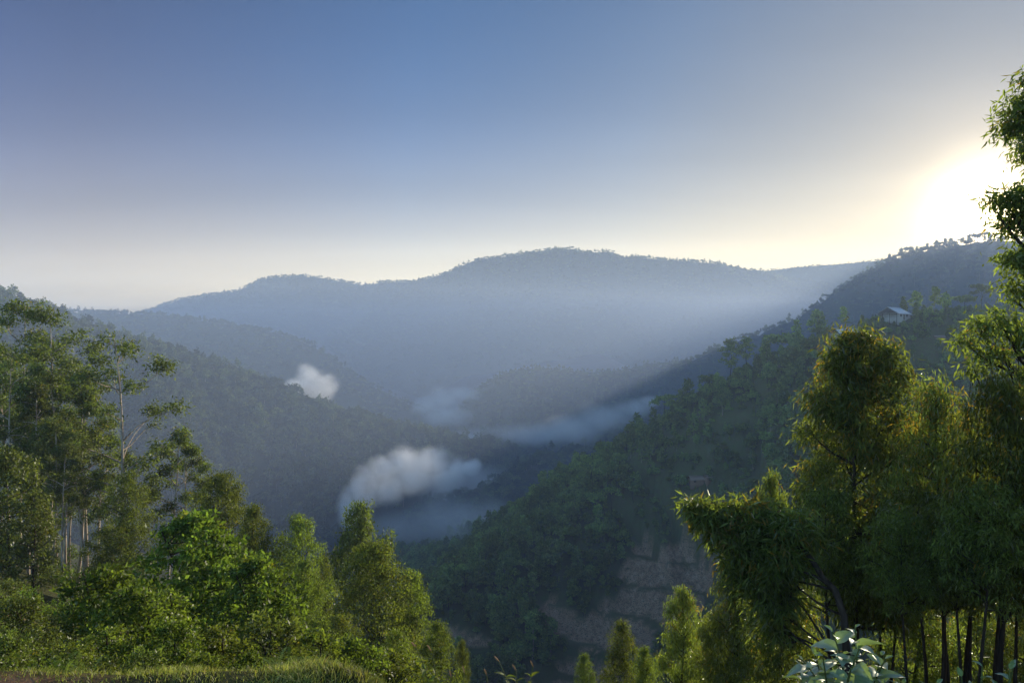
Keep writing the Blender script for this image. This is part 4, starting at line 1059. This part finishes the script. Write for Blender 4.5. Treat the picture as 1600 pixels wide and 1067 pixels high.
# flowering weeds
M_flower = NT('dried_flower'); M_flower = M_flower.princ((0.34, 0.18, 0.08), 0.8, 0.1)
wl1 = broad_leaf_mesh(0.045, 0.016, 0.3, 9, M_broad, 0.3)
def weed(px, py, d, label, seed, lean=0.0, h=None, nleaf=7, base_dx=0.06):
    g = np.random.default_rng(seed); x = (px-800)/FPX*d; bx = x+base_dx
    gz = float(ground_h(np.array([bx]), np.array([d]))[0]); z = (HZ-py)/FPX*d
    r = bpy.data.objects.new('flowering_weed', None); COL.objects.link(r); r.location = (bx, d, gz); tag(r, label, 'weed')
    c = curve((0, 0, -0.02), (x-bx, 0.02, z-gz), 0.04, g, 9)
    tb = Tubes(5); tb.add(c, np.linspace(0.0032, 0.0016, 9)); link('stem', tb.mesh('stem', M_stem), r)
    for k in range(nleaf):
        f = 0.25+0.68*k/nleaf; p = [np.interp(f, np.linspace(0, 1, 9), c[:, i]) for i in range(3)]
        for s_ in (0, math.pi):
            o = link('leaf', wl1, r, tuple(p), 0, 0.6+0.7*g.random()); o.rotation_euler = (g.normal()*0.3, -0.5+g.normal()*0.3, k*1.6+s_+g.normal()*0.3)
    tb = Tubes(6); e = c[-1]; dr = unit(c[-1]-c[-2]+np.array([-0.02, 0, -0.004]))
    tb.add([e+dr*t for t in (-0.004, 0.006, 0.014, 0.022, 0.027)], [0.001, 0.003, 0.0036, 0.0028, 0.0006]); link('flower', tb.mesh('flower', M_flower), r)
weed(648, 1013, 2.9, 'thin weed with an orange tip leaning left, leftmost of the tall ones', 1, base_dx=0.11)
weed(672, 1019, 2.9, 'thin weed with an orange tip standing upright beside the leaning one', 2, base_dx=0.04)
weed(779, 1036, 2.8, 'weed with an orange bud and star-shaped leaves right of centre', 3, base_dx=0.07)
weed(833, 1044, 2.8, 'short nodding weed, rightmost on the bottom edge', 4, base_dx=-0.01)
weed(725, 1054, 2.75, 'short orange-tipped weed just right of the fresh-green cone tree', 5, base_dx=0.0)
weed(760, 1057, 2.75, 'short thin weed left of the weed with star-shaped leaves', 6, base_dx=0.01)
weed(806, 1050, 2.75, 'leafy weed top close behind the orange-budded weed', 7, nleaf=9, base_dx=0.0)
weed(704, 1061, 2.7, 'lowest of the weeds, barely above the bottom edge', 8, base_dx=0.0)

# ferns
def frond(L, seed):
    g = np.random.default_rng(seed); n = 16; V = []; F = []; tone = []
    for i in range(n):
        t = (i+1)/n; x = L*t; z = 0.35*L*math.sin(t*2.4)*0.8; w = L*0.24*math.sin(math.pi*min(1, t*0.9+0.12))**0.8
        for s_ in (-1, 1):
            b = np.array([x, 0, z]); e = b+np.array([w*0.45, s_*w, -0.15*w]); m = (b+e)/2; k = len(V); ww = np.array([L*0.028, 0, 0])
            V += [b-ww*0.6, m-ww, e, m+ww]; F.append((k, k+1, k+2, k+3)); tone.append(0.6+0.3*g.random())
    return mesh_from('frond', np.array(V), np.array(F), M_broad, {'tone': ('FACE', tone), 'young': ('FACE', np.full(len(F), 0.12))})
FR = [frond(0.22, 1), frond(0.17, 2)]
def fern(px, d, n, label, seed, sc=1.0):
    g = np.random.default_rng(seed); x = (px-800)/FPX*d; gz = float(ground_h(np.array([x]), np.array([d]))[0])
    r = bpy.data.objects.new('fern', None); COL.objects.link(r); r.location = (x, d, gz); tag(r, label, 'fern')
    for k in range(n):
        o = link('frond', FR[k % 2], r, (0, 0, 0), 0, sc*(0.8+0.4*g.random())); o.rotation_euler = (g.normal()*0.15, -0.35+g.normal()*0.2, k*6.283/n+g.normal()*0.2)
fern(440, 3.62, 8, 'pale fern at the edge of the grass, left of the grass mound', 1, 0.75)
fern(466, 3.60, 7, 'small fern touching the left foot of the grass mound', 2, 0.6)
fern(98, 3.75, 7, 'fern over the bare red soil near the left corner', 3, 0.7)
fern(150, 3.9, 8, 'fern on the grass edge in front of the darkest bush', 4, 0.9)
fern(280, 4.0, 8, 'fern behind the grass strip below the shaded bushes', 5, 0.9)

# grass blades on the shelf
def grass():
    g = np.random.default_rng(11)
    n = 95000
    x = g.uniform(-3.6, 0.9, n); y = g.uniform(2.75, 4.7, n)
    edge = np.interp(x, [-40, -3, -1.0, 0.5, 2, 40], [3.6, 3.40, 3.38, 2.6, 2.3, 2.6])
    dirt = np.exp(-(((x+2.35)/0.36)**2+((y-3.15)/0.18)**2)) > 0.5
    patch = fbm(x/0.35, y/0.35, 3)
    mound = np.exp(-(((x+0.85)/0.30)**2+((y-3.25)/0.25)**2))
    keep = (~dirt) & (g.random(n) < 0.55+0.9*patch+mound) & (y < edge+0.25+0.5*g.random(n)**2)
    x, y, mound, patch = x[keep], y[keep], mound[keep], patch[keep]; n = len(x)
    z = ground_h(x, y)-0.004
    h = (0.018+0.030*g.random(n)**1.5)*(1+0.5*mound)*(1+0.5*patch)*np.where(g.random(n) < 0.015, 2.2, 1)
    a = g.uniform(0, 6.283, n); ln = 0.35+0.9*g.random(n)
    d1 = np.stack([np.cos(a)*ln*0.35, np.sin(a)*ln*0.35, np.ones(n)], -1); d2 = np.stack([np.cos(a)*ln, np.sin(a)*ln, 0.55*np.ones(n)], -1)
    B = np.stack([x, y, z], -1); sd = np.stack([-np.sin(a), np.cos(a), np.zeros(n)], -1)*(0.0014+0.0016*g.random(n))[:, None]
    m = B+d1*h[:, None]*0.5; t = m+d2*h[:, None]*0.6
    V = np.stack([B-sd, B+sd, m+sd*0.8, m-sd*0.8, t], 1).reshape(-1, 3); k = np.arange(n)*5
    F4 = np.stack([k, k+1, k+2, k+3], -1); F3 = np.stack([k+3, k+2, k+4], -1)
    tone = np.clip(0.45+0.35*patch+0.3*g.normal(size=n), 0, 1); yo = (g.random(n) < 0.22)*g.random(n)*0.9
    me = mesh_from('grass', V, [F4, F3], M_grass, {'tone': ('FACE', np.concatenate([tone, tone])), 'young': ('FACE', np.concatenate([yo, yo]))})
    tag(link('grass', me), 'short sunlit grass along the lip of the slope', None, None, 'stuff')
grass()

# scrub on the slope just below the viewer
scrub_forms = proto_set('scrub', [profile_tree(1.2, 800+i, 0.8, BUSH, 0.0, 1500, 0.10, 0.42, 0.4, M_euc if i else M_broad, 0.03, 18, lobe=0.36, twig=0.09, r0=0.02, out=0.7) for i in range(4)])
n = 9000
xx = rng.uniform(-75, 75, n); yy = 3.85+110*rng.random(n)**2.2
zz = ground_h(xx, yy)
m = (np.abs(xx)/yy < 0.95) & (zz > H_all(xx, yy)-0.3)
dirt = (xx/yy < -0.60) & (yy > 18) & (fbm(xx/5, yy/5, 3) > -0.25)
m &= ~dirt
pp = np.stack([xx, yy, zz-0.15], -1)[m][:4200]
sc = np.clip(0.14+pp[:, 1]*0.020, 0.10, 1.3)*rng.uniform(0.6, 1.3, len(pp))
instance_wood('scrub', pp, sc, scrub_forms, 'tangled low scrub covering the slope under the foreground trees')
